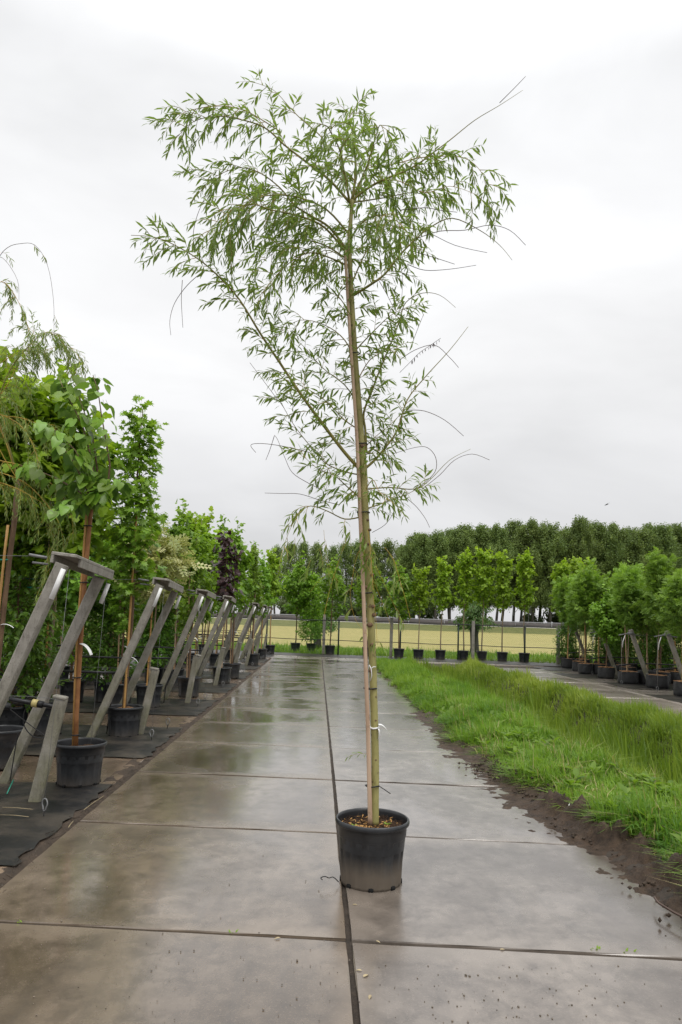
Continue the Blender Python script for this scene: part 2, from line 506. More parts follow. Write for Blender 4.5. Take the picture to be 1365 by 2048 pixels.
M['pipe'] = m_plain('black_pipe', (.015, .015, .016), .35, .3, 20, .05)
M['steel'] = m_plain('galvanised_wire', (.20, .20, .20), .5, .2, 30, .1, .4, .2)
M['green_steel'] = m_plain('dark_green_steel', (.012, .028, .022), .45, .2)
M['tag'] = m_plain('white_tag', (.78, .78, .77), .5, .06, 20, .05)
M['teal'] = m_plain('green_plastic', (.015, .22, .15), .45, .15)
M['brass'] = m_plain('yellow_fitting', (.50, .42, .17), .45, .15)
M['barrier'] = m_plain('dark_grey_barrier', (.105, .095, .092), .85, .2, .6, .2)
M['barrier_top'] = m_plain('grey_barrier_cap', (.24, .24, .25), .7, .15, .4, .2)
M['road_pale'] = m_plain('pale_verge', (.45, .43, .38), .85, .15, 1, .1)
M['wood_chip'] = m_plain('wood_chip', (.44, .24, .075), .7, .3)
M['straw'] = m_plain('straw', (.36, .29, .17), .7, .25)
M['pebble'] = m_plain('pebble', (.16, .13, .10), .6, .6)
M['bird'] = m_plain('bird_dark', (.02, .02, .022), .7, .2)
M['sign_grey'] = m_plain('grey_sign_back', (.30, .31, .32), .5, .1)
M['lf_willow'] = m_leaf('leaf_willow', (.102, .165, .022), (.215, .305, .045), (.17, .24, .075), .44, objvar=.15)
M['lf_willow_pale'] = m_leaf('leaf_golden_willow', (.12, .19, .032), (.25, .32, .075), (.21, .28, .10), .36)
M['lf_big'] = m_leaf('leaf_big_heart', (.085, .185, .022), (.215, .35, .042), (.10, .19, .05), .35, .32, .45, .42)
M['lf_maple'] = m_leaf('leaf_fresh_maple', (.11, .205, .016), (.32, .46, .035), None, .4, .45, .3, .14)
M['lf_green'] = m_leaf('leaf_mid_green', (.085, .185, .02), (.24, .39, .042), None, .38, .45, .3, .2)
M['lf_gum'] = m_leaf('leaf_sweetgum', (.10, .195, .022), (.26, .40, .042), None, .35, .4, .35, .2)
M['lf_rowan'] = m_leaf('leaf_rowan', (.075, .155, .032), (.26, .41, .055), None, .32, .5, .3, .2)
M['lf_dark'] = m_leaf('leaf_dark_hornbeam', (.052, .13, .016), (.15, .28, .03), None, .3, .4, .35, .2)
M['lf_purple'] = m_leaf('leaf_purple', (.034, .017, .020), (.085, .045, .048), None, .15, .38, .4, .1)
M['lf_cream'] = m_leaf('leaf_variegated', (.20, .26, .08), (.66, .64, .33), None, .3, .45, .3, .1)
M['lf_poplar'] = m_leaf('leaf_poplar', (.095, .148, .042), (.22, .29, .085), None, .25, .5, .3, .15)
M['lf_bright'] = m_leaf('leaf_bright_column', (.10, .20, .02), (.26, .40, .04), None, .4)
M['grass'] = m_leaf('grass_blade', (.078, .18, .018), (.26, .39, .055), None, .4, .42, .35, 0)
M['grass_yellow'] = m_leaf('yellow_grass_blade', (.115, .195, .022), (.32, .39, .07), None, .4, .45, .3, 0)
M['grass_dry'] = m_leaf('dry_grass_blade', (.28, .24, .10), (.50, .43, .22), None, .25, .6, .2, 0)
M['reed'] = m_leaf('reed_blade', (.085, .165, .018), (.22, .31, .04), None, .4, .42, .35, 0)

# ================================================================== THE SETTING
def sm(a, b, x):
    t = np.clip((x - a) / (b - a), 0, 1)
    return t * t * (3 - 2 * t)
def wob(x, y, f, s=0.0):
    """cheap smooth unevenness, -1..1"""
    return (np.sin(x * f * 1.7 + y * f * .9 + s) + np.sin(x * f * -.8 + y * f * 2.1 + 1.7 + s * 2) + np.sin(x * f * 3.1 - y * f * 2.6 + 4 + s)) / 3
def vn(x, y, f, seed=0.0):
    """smooth value noise, -1..1"""
    x = np.asarray(x, float) * f + seed * 17.3; y = np.asarray(y, float) * f - seed * 9.1
    ix, iy = np.floor(x), np.floor(y)
    u, v = x - ix, y - iy
    u = u * u * (3 - 2 * u); v = v * v * (3 - 2 * v)
    hsh = lambda a, b: np.modf(np.abs(np.sin(a * 127.1 + b * 311.7 + seed * 74.7) * 43758.5453))[0]
    return ((hsh(ix, iy) * (1 - u) + hsh(ix + 1, iy) * u) * (1 - v) + (hsh(ix, iy + 1) * (1 - u) + hsh(ix + 1, iy + 1) * u) * v) * 2 - 1
def fbm(x, y, f, seed=0.0, o=4):
    return sum(vn(x, y, f * 2 ** i, seed + i) * .55 ** i for i in range(o))
def fence_y(x): return 32.0 - .2 * x
def terrain_z(x, y):
    x = np.asarray(x, float); y = np.asarray(y, float)
    z = np.full(np.broadcast(x, y).shape, -0.05)
    inside = (1 - sm(25.2, 26.4, y)) * sm(-40, -20, y)
    shift = .10 * np.sin(y * .55) + .06 * np.sin(y * 1.3)
    verge = sm(1.85, 2.5, x) * (1 - sm(3.1 + shift, 4.05 + shift, x)) * .17
    far = sm(4.75 + shift, 5.35 + shift, x) * (1 - sm(5.75, 5.98, x)) * .17
    ditch = -sm(3.1 + shift, 4.05 + shift, x) * (1 - sm(4.6 + shift, 5.35 + shift, x)) * .50
    return z + inside * (verge + far + ditch + .03 * wob(x, y, 2.2) * sm(2.2, 2.8, x) * (1 - sm(5.5, 5.8, x)))

def grid(xs, ys, zf, name, mat, smooth=True):
    X, Y = np.meshgrid(xs, ys)
    Z = zf(X, Y)
    V = np.stack([X, Y, Z], -1).reshape(-1, 3)
    nx, ny = len(xs), len(ys)
    i = (np.arange(ny - 1)[:, None] * nx + np.arange(nx - 1)[None, :]).reshape(-1)
    F = np.stack([i, i + 1, i + nx + 1, i + nx], -1)
    return np_mesh(name, V, F, mat, smooth=smooth)

xs = np.concatenate([[-2500, -600, -150, -60, -30, -16, -8, -4, -2, 0, 1.2, 1.7], np.arange(1.8, 6.2, .1), [6.4, 7, 8, 10, 14, 22, 40, 80, 160, 600, 2500]])
ys = np.concatenate([[-60, -20, -6, 0], np.arange(1, 27, .3), [27.2, 28, 30, 33, 40, 60, 100, 160, 400, 1200, 3500]])
ground = tag(put('ground', grid(xs, ys, terrain_z, 'ground', M['joint'])), kind='structure')

# ---- field, rough grass and the raised road far behind
def strip(name, x0, x1, y0f, y1f, z0, z1, mat, n=24):
    V, F = [], []
    for i in range(n + 1):
        x = x0 + (x1 - x0) * i / n
        V += [(x, y0f(x), z0), (x, y1f(x), z1)]
    F = [(2 * i, 2 * i + 2, 2 * i + 3, 2 * i + 1) for i in range(n)]
    return tag(put(name, MB().add(V, F).mesh(name, mat)), kind='structure')
strip('fence_verge', -60, 60, lambda x: fence_y(x) - .1, lambda x: fence_y(x) + 10, -.040, -.036, M['turf'])
strip('field', -200, 260, lambda x: fence_y(x) + 9.8 if abs(x) < 60 else 32, lambda x: 140, -.030, -.030, M['field'])
strip('far_grass', -300, 400, lambda x: 139.5, lambda x: 152, -.026, 1.15, M['bank'])
strip('road_shoulder', -300, 400, lambda x: 151.9, lambda x: 154.5, 1.16, 1.25, M['road_pale'])
strip('far_meadow', -2500, 2500, lambda x: 154.4, lambda x: 3000, 1.0, 1.0, M['bank'])

# ---- concrete slabs
def slab_mesh(w, l, th, mat, seed, skew=0.0):
    """one cast slab, edges chamfered and slightly broken, top at z = 0"""
    r = random.Random(seed)
    ring = []
    n = 10
    hw, hl = w / 2, l / 2
    for (a, b) in (((-hw, -hl), (hw, -hl)), ((hw, -hl), (hw, hl)), ((hw, hl), (-hw, hl)), ((-hw, hl), (-hw, -hl))):
        for i in range(n):
            t = i / n
            ring.append((a[0] + (b[0] - a[0]) * t, a[1] + (b[1] - a[1]) * t))
    k = len(ring)
    V = []
    for z, ins in ((-th, 0), (-.006, 0), (0, .003)):
        for (x, y) in ring:
            d = ins + (abs(r.gauss(0, .0030)) if z > -th else 0)
            V.append((x - d * np.sign(x) * (abs(abs(x) - hw) < 1e-6), y - d * np.sign(y) * (abs(abs(y) - hl) < 1e-6), z))
    V = [(x, y + skew * x, z) for x, y, z in V]
    F = []
    for j in (0, 1):
        F += [(j * k + i, j * k + (i + 1) % k, (j + 1) * k + (i + 1) % k, (j + 1) * k + i) for i in range(k)]
    F.append(tuple(2 * k + i for i in range(k)))
    return MB().add(V, F).mesh('slab', mat, smooth=False)

SL = 1.752
Y0 = G(722, 1881).y            # the first transverse joint in the picture
path = tag(put('concrete_path', MB().box((0.2, 12.5, -.045), (3.9, 31, .06)).mesh('concrete_path', M['joint'])), kind='structure')
sl_l = [slab_mesh(1.976, SL - .028, .12, M['slab_left'], s, -.08) for s in range(3)]
sl_r = [slab_mesh(1.976, SL - .028, .12, M['slab_right'], s + 5, -.08) for s in range(3)]
rr = random.Random(4)
k0 = -3
for k in range(k0, 14):
    yc = Y0 + SL * (k + .5)
    for (ms, xc, off) in ((sl_l, -.790, .08), (sl_r, 1.208, -.09)):
        put('slab', rr.choice(ms), path, (xc, yc + off, rr.uniform(-.003, .002)), (rr.uniform(-.0022, .0022), rr.uniform(-.0018, .0018), rr.choice((0, math.pi))))
Y_END = Y0 + SL * 14
# cross path along the fence, its slabs following the line of the fence
cross = tag(put('cross_path', MB().box((5, Y_END + 1.0, -.17), (32, 3.4, .05)).mesh('cross_path', M['joint'])), kind='structure')
cm = [slab_mesh(1.985, 1.985, .12, M['slab_far'], s + 9) for s in range(2)]
for i in range(-2, 8):
    xc = -2.8 + 2.0 * i + 1.0
    put('slab', rr.choice(cm), cross, (xc, Y_END + 1.0, rr.uniform(-.003, .002)), (rr.uniform(-.001, .001), rr.uniform(-.001, .001), rr.choice((0, math.pi))))
    put('slab', rr.choice(cm), cross, (xc, Y_END + 3.0, rr.uniform(-.003, .002)), (rr.uniform(-.001, .001), rr.uniform(-.001, .001), rr.choice((0, math.pi))))
# the road on the far side of the ditch
road = tag(put('side_road', MB().box((7.9, 16, -.165), (3.9, 22, .05)).mesh('side_road', M['joint'])), kind='structure')
rm = [slab_mesh(1.985, 1.985, .12, M['slab_far'], s + 20) for s in range(2)]
for j in range(0, 9):
    for i in range(2):
        put('slab', rr.choice(rm), road, (6.0 + 1.0 + 2.0 * i, 9.2 + 2.0 * j, rr.uniform(-.003, .002)), (rr.uniform(-.001, .001), rr.uniform(-.001, .001), rr.choice((0, math.pi))))

# ---- the growing beds on the left: brown slabs between strips of black cloth
PER = 3.4
yard = tag(put('bed_paving', MB().box((-8.5, 16, -.13), (13.2, 36, .05)).mesh('bed_paving', M['soil'])), kind='structure')
ym = [slab_mesh(1.985, 1.6, .08, M['slab_brown'], s + 30) for s in range(2)]
for k in range(-1, 8):
    for i in range(0, 5 if k > 0 else 3):
        put('slab', rr.choice(ym), yard, (-2.86 - 2.0 * i, 7.3 + PER * k, -.004 + rr.uniform(-.004, 0)), (rr.uniform(-.002, .002), rr.uniform(-.002, .002), rr.choice((0, math.pi))))
def cloth_sheet(x0, x1, y0, y1, seed, name='ground_cloth'):
    nx, ny = int((x1 - x0) / .12), int((y1 - y0) / .08)
    xs_, ys_ = np.linspace(x0, x1, nx), np.linspace(y0, y1, ny)
    X, Y = np.meshgrid(xs_, ys_)
    Z = .016 + .010 * wob(X, Y, 3.1, seed) + .006 * wob(X, Y, 8.3, seed * 2)
    e = np.minimum.reduce([(X - x0) * 1.0 + .02, (x1 - X) + .02, (Y - y0) + .02, (y1 - Y) + .02])
    Z = Z * np.clip(e / .12, .35, 1) + .012 * np.exp(-((Y - y0 - .9) / .12) ** 2) * (.5 + .5 * wob(X, Y, 1.1, seed))
    X = X + (np.abs(X - x1) < .01) * .05 * wob(X, Y, 9, seed) + (np.abs(X - x0) < .01) * .05 * wob(X, Y, 9, seed + 3)
    Y = Y + ((np.abs(Y - y0) < .01) | (np.abs(Y - y1) < .01)) * .035 * wob(X, Y, 4, seed)
    V = np.stack([X, Y, Z], -1).reshape(-1, 3)
    i = (np.arange(ny - 1)[:, None] * nx + np.arange(nx - 1)[None, :]).reshape(-1)
    F = np.stack([i, i + 1, i + nx + 1, i + nx], -1)
    return tag(put(name, np_mesh(name, V, F, M['fabric'], smooth=True)), kind='structure')
for k in range(0, 8):
    cloth_sheet(-12.0 if k > 1 else -7, -1.86, 4.55 + PER * k, 6.72 + PER * k, k * 1.37)
tag(put('edge_soil', grid(np.linspace(-1.99, -1.772, 9), np.arange(2.5, 31, .07), lambda X, Y: -.006 + .012 * fbm(X, Y, 9, 3, 4) - .02 * np.exp(-((X + 1.79) / .02) ** 2), 'edge_soil', M['soil'])), kind='structure')
# on the right: short tongues of cloth in front of the bagged trees
for k in range(0, 5):
    cloth_sheet(8.1 + .35 * (k % 2), 16.0, 15.5 + PER * k - .3, 17.4 + PER * k - .2, 20 + k * 1.3)
# cloth under the fence row
V, F = [], []
for i in range(41):
    x = -6 + 20 * i / 40
    V += [(x, fence_y(x) - 2.0, .010), (x, fence_y(x) + .15, .014)]
F = [(2 * i, 2 * i + 2, 2 * i + 3, 2 * i + 1) for i in range(40)]
tag(put('ground_cloth', MB().add(V, F).mesh('ground_cloth', M['fabric'])), kind='structure')

# ---- mud pushed over the edge of the path, with a ridge of clods
mx = np.arange(1.25, 2.9, .02); my = np.concatenate([np.arange(2.2, 10, .02), np.arange(10, 26.5, .06)])
edge_tab_y = np.array([0, 3.6, 4.2, 5.0, 5.8, 7.1, 9.2, 10.5, 12, 13.5, 17, 22, 27])
edge_tab_x = np.array([2.3, 2.24, 2.14, 2.04, 1.84, 1.77, 1.72, 1.74, 1.78, 2.02, 2.02, 2.05, 2.1])
grass_tab_y = np.array([0, 4.1, 5.2, 6.4, 8.9, 12, 17, 27])
grass_tab_x = np.array([2.45, 2.30, 2.36, 2.16, 1.97, 1.94, 1.98, 2.1])
def mud_edge(y): return np.interp(y, edge_tab_y, edge_tab_x)
def grass_edge(y): return np.interp(y, grass_tab_y, grass_tab_x) + .05 * np.sin(y * 3.1) + .035 * np.sin(y * 7.7 + 1)
nz = rng.normal(0, 1, (len(my), len(mx)))
for _ in range(2):
    nz = (nz + np.roll(nz, 1, 0) + np.roll(nz, -1, 0) + np.roll(nz, 1, 1) + np.roll(nz, -1, 1)) / 5 * 1.6
def mud_z(X, Y):
    E = mud_edge(Y) + .06 * fbm(X * .3, Y, 2.6, 1, 4) + .03 * vn(X, Y, 16, 5)
    z = (X - E) * .085 + .003 * nz + .012 * fbm(X, Y, 9, 2, 5)
    z = np.minimum(z, .03 + .03 * fbm(X, Y, 7, 3, 5) + .003 * nz)
    # tread marks
    z += .007 * np.sin(Y * 46 + X * 14 + 2 * vn(X, Y, 3, 4)) * np.exp(-((X - E - .16) / .10) ** 2) * sm(-.2, .3, vn(X, Y, .8, 8))
    ridge = np.exp(-((X - grass_edge(Y) + .07) / .12) ** 2) * sm(3.2, 4.4, Y) * (1 - sm(6.0, 7.2, Y))
    z += ridge * (.09 + .085 * fbm(X, Y, 8, 6, 5) + .008 * nz)
    z += .05 * np.exp(-((X - grass_edge(Y) - .05) / .15) ** 2) * (.5 + .5 * wob(X, Y, 5))
    return np.maximum(z, -.045)
tag(put('mud', grid(mx, my, mud_z, 'mud', M['mud'])), kind='structure')
clod = MB()
for i in range(900):
    y = rng.uniform(3.3, 8.0); x = grass_edge(y) + rng.normal(-.08, .11)
    s = min(abs(rng.normal(.007, .008)) + .004, .018)
    z = .03 + rng.uniform(0, .12) * np.exp(-((x - grass_edge(y)) / .1) ** 2)
    V, F = [], []
    for q in ((1, 0, 0), (-1, 0, 0), (0, 1, 0), (0, -1, 0), (0, 0, 1), (0, 0, -1)):
        V.append((x + q[0] * s * rng.uniform(.6, 1.3), y + q[1] * s * rng.uniform(.6, 1.3), z + q[2] * s * rng.uniform(.5, 1.1)))
    F = [(0, 2, 4), (2, 1, 4), (1, 3, 4), (3, 0, 4), (2, 0, 5), (1, 2, 5), (3, 1, 5), (0, 3, 5)]
    clod.add(V, F)
tag(put('soil_clods', clod.mesh('soil_clods', M['soil'])), kind='stuff')

# ---- grass
def blades(n, xy, L, W, lean, mat, name, zf=terrain_z, seed=1, wind=-.06, zoff=-.015):
    r = np.random.default_rng(seed)
    P = xy(r, n)
    n = len(P)
    z = zf(P[:, 0], P[:, 1]) + zoff
    a = r.uniform(0, 2 * np.pi, n)
    d = np.stack([np.cos(a), np.sin(a)], -1)
    l = L(r, n, P); w = W * r.uniform(.7, 1.35, n)
    k = np.minimum(np.abs(r.normal(0, lean, n)), 1.7)
    side = np.stack([-d[:, 1], d[:, 0]], -1)
    base = np.concatenate([P, z[:, None]], 1)
    def pt(t, s):
        o = base.copy()
        o[:, :2] += d * (l * k * t * t)[:, None] + side * (w * s)[:, None]
        o[:, 0] += wind * l * t * t
        o[:, 2] += l * t * (1 - .45 * np.minimum(k, 1.4) * t)
        return o
    V = np.stack([pt(0, -.5), pt(0, .5), pt(.55, -.42), pt(.55, .42), pt(1, 0)], 1).reshape(-1, 3)
    T = np.array([(0, 1, 3), (0, 3, 2), (2, 3, 4)])
    F = (T[None] + (np.arange(n) * 5)[:, None, None]).reshape(-1, 3)
    patch = .42 + .50 * fbm(P[:, 0], P[:, 1], 1.3, 3, 4) + r.uniform(-.40, .45, n)
    tint = np.repeat(np.clip(patch, 0, 1), 5)
    return tag(put(name, np_mesh(name, V, F, mat, tint=tint)), kind='stuff')
def band(x0, x1, y0, y1, tuft=0.0):
    def f(r, n):
        y = r.uniform(y0, y1, n)
        if tuft > 0:
            m = max(1, n // 26)
            cy = r.uniform(y0, y1, m); cu = r.uniform(0, 1, m)
            i = r.integers(0, m, n)
            g = r.random(n) < .6
            y = np.where(g, cy[i] + r.normal(0, tuft, n), y)
            u = np.where(g, cu[i], r.uniform(0, 1, n))
            off = np.where(g, r.normal(0, tuft, n), 0)
        else:
            u = r.uniform(0, 1, n); off = 0
        a = x0(y) if callable(x0) else x0
        b = x1(y) if callable(x1) else x1
        return np.stack([a + (b - a) * u + off, y], -1)
    return f
def sh(y): return .10 * np.sin(y * .55) + .06 * np.sin(y * 1.3)
ge = grass_edge
tall = lambda lo, hi: (lambda r, n, P: r.uniform(lo, hi, n) * np.clip(1 + .55 * fbm(P[:, 0], P[:, 1], 1.7, 1, 3), .35, 1.9))
blades(40000, band(ge, lambda y: 3.3 + sh(y), 2.8, 9.0, .03), tall(.07, .22), .012, 1.2, M['grass'], 'verge_grass', seed=1)
blades(34000, band(ge, lambda y: 3.3 + sh(y), 9.0, 16.0, .04), tall(.10, .27), .015, .95, M['grass'], 'verge_grass', seed=2)
blades(20000, band(ge, lambda y: 3.3 + sh(y), 16.0, 26.3, .05), tall(.10, .26), .02, .7, M['grass'], 'verge_grass', seed=3)
blades(34000, band(lambda y: 3.2 + sh(y), 5.95, 5.5, 13, .04), tall(.12, .28), .012, .7, M['grass_yellow'], 'ditch_grass', seed=4)
blades(30000, band(lambda y: 3.2 + sh(y), 5.95, 13, 26.3, .05), tall(.12, .28), .019, .7, M['grass_yellow'], 'ditch_grass', seed=5)
blades(9000, band(lambda y: 3.6 + sh(y), lambda y: 4.75 + sh(y), 5, 24, .09), tall(.42, .72), .017, .25, M['reed'], 'reeds', seed=6, wind=-.05)
blades(16000, lambda r, n: (lambda x: np.stack([x, fence_y(x) + r.uniform(.1, 1, n) ** 1.6 * 9], -1))(r.uniform(-9, 24, n)),
       tall(.12, .34), .032, .6, M['grass'], 'fence_grass', zf=lambda x, y: np.full(len(x), -.04), seed=7)

blades(1500, band(ge, lambda y: 3.3 + sh(y), 3.2, 16, .05), tall(.16, .36), .007, .8, M['grass_dry'], 'dry_stalks', seed=9)
blades(2600, band(lambda y: ge(y) - .05, lambda y: ge(y) + .25, 3.0, 12, .03), tall(.06, .16), .009, 1.3, M['grass_dry'], 'dry_stalks', seed=10)
# broad-leaved weeds in the verge
wr = np.random.default_rng(8)
P_, T_, N_, S_ = [], [], [], []
for i in range(150):
    y = wr.uniform(3.4, 15); x = ge(y) + wr.uniform(.05, 1.2)
    for q in range(7):
        a = q * .9 + wr.uniform(0, .5)
        P_.append((x, y, float(terrain_z(x, y)) + wr.uniform(.02, .10)))
        T_.append((math.cos(a), math.sin(a), wr.uniform(.2, .9))); N_.append((-.3 * math.cos(a), -.3 * math.sin(a), 1)); S_.append(wr.uniform(.07, .16))
V_, F_ = leaf_arrays(P_, T_, N_, S_, OVAL)
tag(put('verge_weeds', np_mesh('verge_weeds', V_, F_, M['lf_green'], tint=np.repeat(wr.uniform(0, .8, len(P_)), len(OVAL[0])))), kind='stuff')

# ---- the dark barrier along the raised road, in panels
wall = thing('road_barrier', 'long low dark grey barrier along the raised road beyond the field', 'barrier', (0, 155, 1.2))
pm = MB().box((0, 0, .5), (7.9, .3, 1.0), ch=.02).mesh('barrier_panel', M['barrier'])
cmh = MB().box((0, 0, 1.13), (7.96, .36, .22), ch=.03).mesh('barrier_cap', M['barrier_top'])
pst = MB().box((0, -.2, .7), (.22, .22, 1.5), ch=.03).mesh('barrier_post', M['sign_grey'])
for i in range(-4, 13):
    put('barrier_panel', pm, wall, (i * 8.0, 0, rr.uniform(-.02, .02)))
    put('barrier_cap', cmh, wall, (i * 8.0, 0, rr.uniform(-.02, .02)))
    if i % 2 == 0: put('barrier_post', pst, wall, (i * 8.0 + 4, 0, 0))

# ================================================================== POTS
def pot_prof(rad, h, n=48, ribs=16, notches=True):
    """nursery pot: rolled rim, collar, ribbed tapering wall, drain notches in the foot"""
    rb = rad * .80
    prof = [(rb - .02, .004), (rb, .0), (rb + .003, .018), (rb + (rad * .9 - rb) * .35, h * .35), (rad * .895, h * .72), (rad * .905, h * .735), (rad * .915, h * .75), (rad * .93, h * .905),
            (rad * .97, h * .912), (rad * .995, h * .925), (rad, h * .95), (rad * .99, h * .985), (rad * .965, h), (rad * .935, h * .99), (rad * .925, h * .95), (rad * .87, h * .55)]
    def rf(j, k, r, z):
        if 2 <= j <= 4 and (k % (n // ribs)) == 0: return r - .011
        return r
    mb = MB().lathe(prof, n, 0, rf)
    if notches:
        for k in range(8):
            a = math.pi / 8 + k * math.pi / 4
            mb.box(((rb + .002) * math.cos(a), (rb + .002) * math.sin(a), .011), (.012, .03, .022), Matrix.Rotation(a, 3, 'Z'), 1)
    return mb
M['hole'] = m_plain('drain_hole', (.003, .003, .003), .9, .1)
def soil_disc(rad, z, seed=0, mat='peat', n=26):
    r = np.random.default_rng(seed)
    V = [(0, 0, z + .02)]; F = []
    rings = 6
    for j in range(1, rings + 1):
        q = rad * j / rings
        for k in range(n):
            a = 2 * math.pi * k / n
            V.append((q * math.cos(a), q * math.sin(a), z + .016 * (1 - j / rings) + r.normal(0, .006)))
    F += [(0, 1 + k, 1 + (k + 1) % n) for k in range(n)]
    for j in range(rings - 1):
        for k in range(n):
            a, b = 1 + j * n + k, 1 + j * n + (k + 1) % n
            F.append((a, a + n, b + n, b))
    return MB().add(V, F).mesh('soil', M[mat])
def bag_mesh(rad, h, seed):
    r = random.Random(seed)
    ph = [r.uniform(0, 6) for _ in range(4)]
    def rf(j, k, rr_, z):
        a = 2 * math.pi * k / 24
        return rr_ * (1 + .035 * math.sin(3 * a + ph[0] + z * 9) + .025 * math.sin(7 * a + ph[1] - z * 20) + .02 * math.sin(11 * a + ph[2]))
    prof = [(rad * .9, 0), (rad * .98, .03), (rad, h * .25), (rad * .99, h * .5), (rad * 1.01, h * .75), (rad * .98, h * .94), (rad * 1.0, h), (rad * .95, h * 1.005), (rad * .93, h * .9)]
    return MB().lathe(prof, 24, 0, rf).mesh('bag', M['bag'])
POT40 = pot_prof(.23, .385, 64, 16).mesh('pot', [M['pot_dusty'], M['hole']])
POT = pot_prof(.235, .38, 48, 16).mesh('pot', [M['pot'], M['hole']])
POT_FAR = pot_prof(.25, .40, 32, 8, False).mesh('pot', M['pot'])
SOIL = soil_disc(.21, .31)
SOIL_MULCH = soil_disc(.215, .335, 3, 'bark_mulch')
BAG = [bag_mesh(.27, .36, s) for s in range(3)]
BAG_SOIL = soil_disc(.255, .352, 5, 'bark_mulch')

# ================================================================== TREES IN POTS
def tree_meshes(seed, H, z0, prof, n_limb, leaf, lsize, mat, bark, r0=.022, per_m=38, up=.9, droop=.5, wobble=.02, sub=3, spread=.07, stem_top=.97, tips=0.0, sizevar=.25):
    """grows trunk, limbs and side shoots and hangs leaves along the shoots; prof(u) is the crown's radius from its foot u=0 to its top u=1"""
    r = random.Random(seed); g = np.random.default_rng(seed)
    trunk = MB()
    pts = [Vector((wobble * math.sin(i * 1.3 + seed), wobble * math.cos(i * .9 + seed * 2), H * stem_top * i / 9)) for i in range(10)]
    pts[0] = Vector((0, 0, 0))
    rad = [r0 * (1 - .85 * (i / 9) ** 1.3) for i in range(10)]
    trunk.tube(pts, rad, 8)
    def at(z):
        t = min(max(z / (H * stem_top) * 9, 0), 8.999); i = int(t)
        return pts[i].lerp(pts[i + 1], t - i)
    crown = MB()
    P, T = [], []
    def shoot(a, d, L, rad0, bend):
        q = [a]; p = a.copy(); dd = d.normalized(); ns = 5
        for i in range(ns):
            dd = (dd + Vector((r.gauss(0, .10), r.gauss(0, .10), bend / ns + r.gauss(0, .06)))).normalized()
            p = p + dd * (L / ns); q.append(p.copy())
        crown.tube(q, [rad0 * (1 - .8 * i / ns) for i in range(ns + 1)], 4, 0, False)
        n = max(2, int(L * per_m))
        for i in range(n):
            t = (.12 + .88 * (i + r.random()) / n) * ns
            k = min(int(t), ns - 1)
            pp = q[k].lerp(q[k + 1], t - k)
            P.append(pp); T.append((q[k + 1] - q[k]).normalized())
        return q
    for i in range(n_limb):
        u = (i + .3 * r.random()) / n_limb
        zz = z0 + (H - z0) * (u * .86)
        az = i * 2.4 + r.uniform(-.5, .5)
        Rr = prof(min(1, u + .12)) * r.uniform(.75, 1.12)
        el = r.uniform(.25, .6) * up + .35 * u
        d = Vector((math.cos(az) * math.cos(el), math.sin(az) * math.cos(el), math.sin(el)))
        L = max(.10, Rr / max(math.cos(el), .35))
        a = at(zz)
        q = shoot(a, d, L, max(.003, r0 * .36 * (1 - .6 * u)), up * .5)
        for s in range(sub):
            t = r.uniform(.2, .95) * 5; k = min(int(t), 4)
            b = q[k].lerp(q[k + 1], t - k)
            dv = (d + Vector((r.gauss(0, .7), r.gauss(0, .7), r.gauss(.1, .5)))).normalized()
            shoot(b, dv, L * r.uniform(.3, .6), .0028, .1)
    # leader
    shoot(at(H * .86), Vector((0, 0, 1)), H * .14, .004, .1)
    P = np.array([tuple(p) for p in P]); T = np.array([tuple(p) for p in T])
    n = len(P)
    P = P + g.normal(0, spread, (n, 3)) * np.array([1, 1, .7])
    out = P - np.array([0, 0, 0]); out[:, 2] = 0
    D = T * .5 + norm(out + 1e-6) * .5 + g.normal(0, .55, (n, 3)) - np.array([0, 0, droop])
    N = g.normal(0, .45, (n, 3)) + np.array([0, 0, 1.0]) + norm(out + 1e-6) * .35
    S = lsize * np.clip(g.normal(1, sizevar, n), .45, 1.6)
    if callable(tips):
        tint = tips(P, g)
    else:
        tint = .45 * (P[:, 2] - z0) / (H - z0) * (tips > 0) + g.uniform(0, .55, n) * (1 if tips > 0 else 1.5)
    crown.leaves(P, D, N, S, leaf, np.clip(tint, 0, 1), 1)
    return trunk.mesh('trunk', bark), crown.mesh('crown', [bark, mat], smooth=False)
def egg(Rm, a=.75, b=.9):
    return lambda u: Rm * (math.sin(math.pi * min(max(u, 0.02), .99) ** a) ** b)
def column(Rm):
    return lambda u: Rm * (1 - .55 * u) * min(1, u * 6 + .35)
def flame(Rm):
    return lambda u: Rm * (1 - .5 * u) * min(1, u * 3.2 + .3)

KIND = {}
def kind(name, variants):
    KIND[name] = variants
kind('maple', [tree_meshes(100 + i, 4.55 + .2 * i, 2.15, flame(.60), 22, PALM, .135, M['lf_maple'], M['bark_tan'], .032, 38, 1.35, .45, tips=1, sub=4) for i in range(3)])
kind('wide_maple', [tree_meshes(150 + i, 4.5 + .2 * i, 1.9, egg(.85, .7), 30, PALM, .115, M['lf_maple'], M['bark_tan'], .032, 52, 1.1, .5, tips=1, sub=5) for i in range(2)])
kind('wide_green', [tree_meshes(250 + i, 4.3 + .3 * i, 1.6, egg(.85, .7), 30, PALM, .108, M['lf_green'], M['bark_brown'], .030, 54, 1.0, .5, tips=1, sub=5) for i in range(2)])
kind('green', [tree_meshes(200 + i, 4.3 + .3 * i, 1.7, egg(.74), 24, PALM, .125, M['lf_green'], M['bark_brown'], .030, 38, .9, .5, tips=1, sub=4) for i in range(3)])
kind('gum', [tree_meshes(300 + i, 4.35, 1.75 - .1 * i, column(.40), 48, STAR, .095, M['lf_gum'], M['bark_brown'], .028, 52, .7, .6, tips=1, sub=3, spread=.05) for i in range(2)])
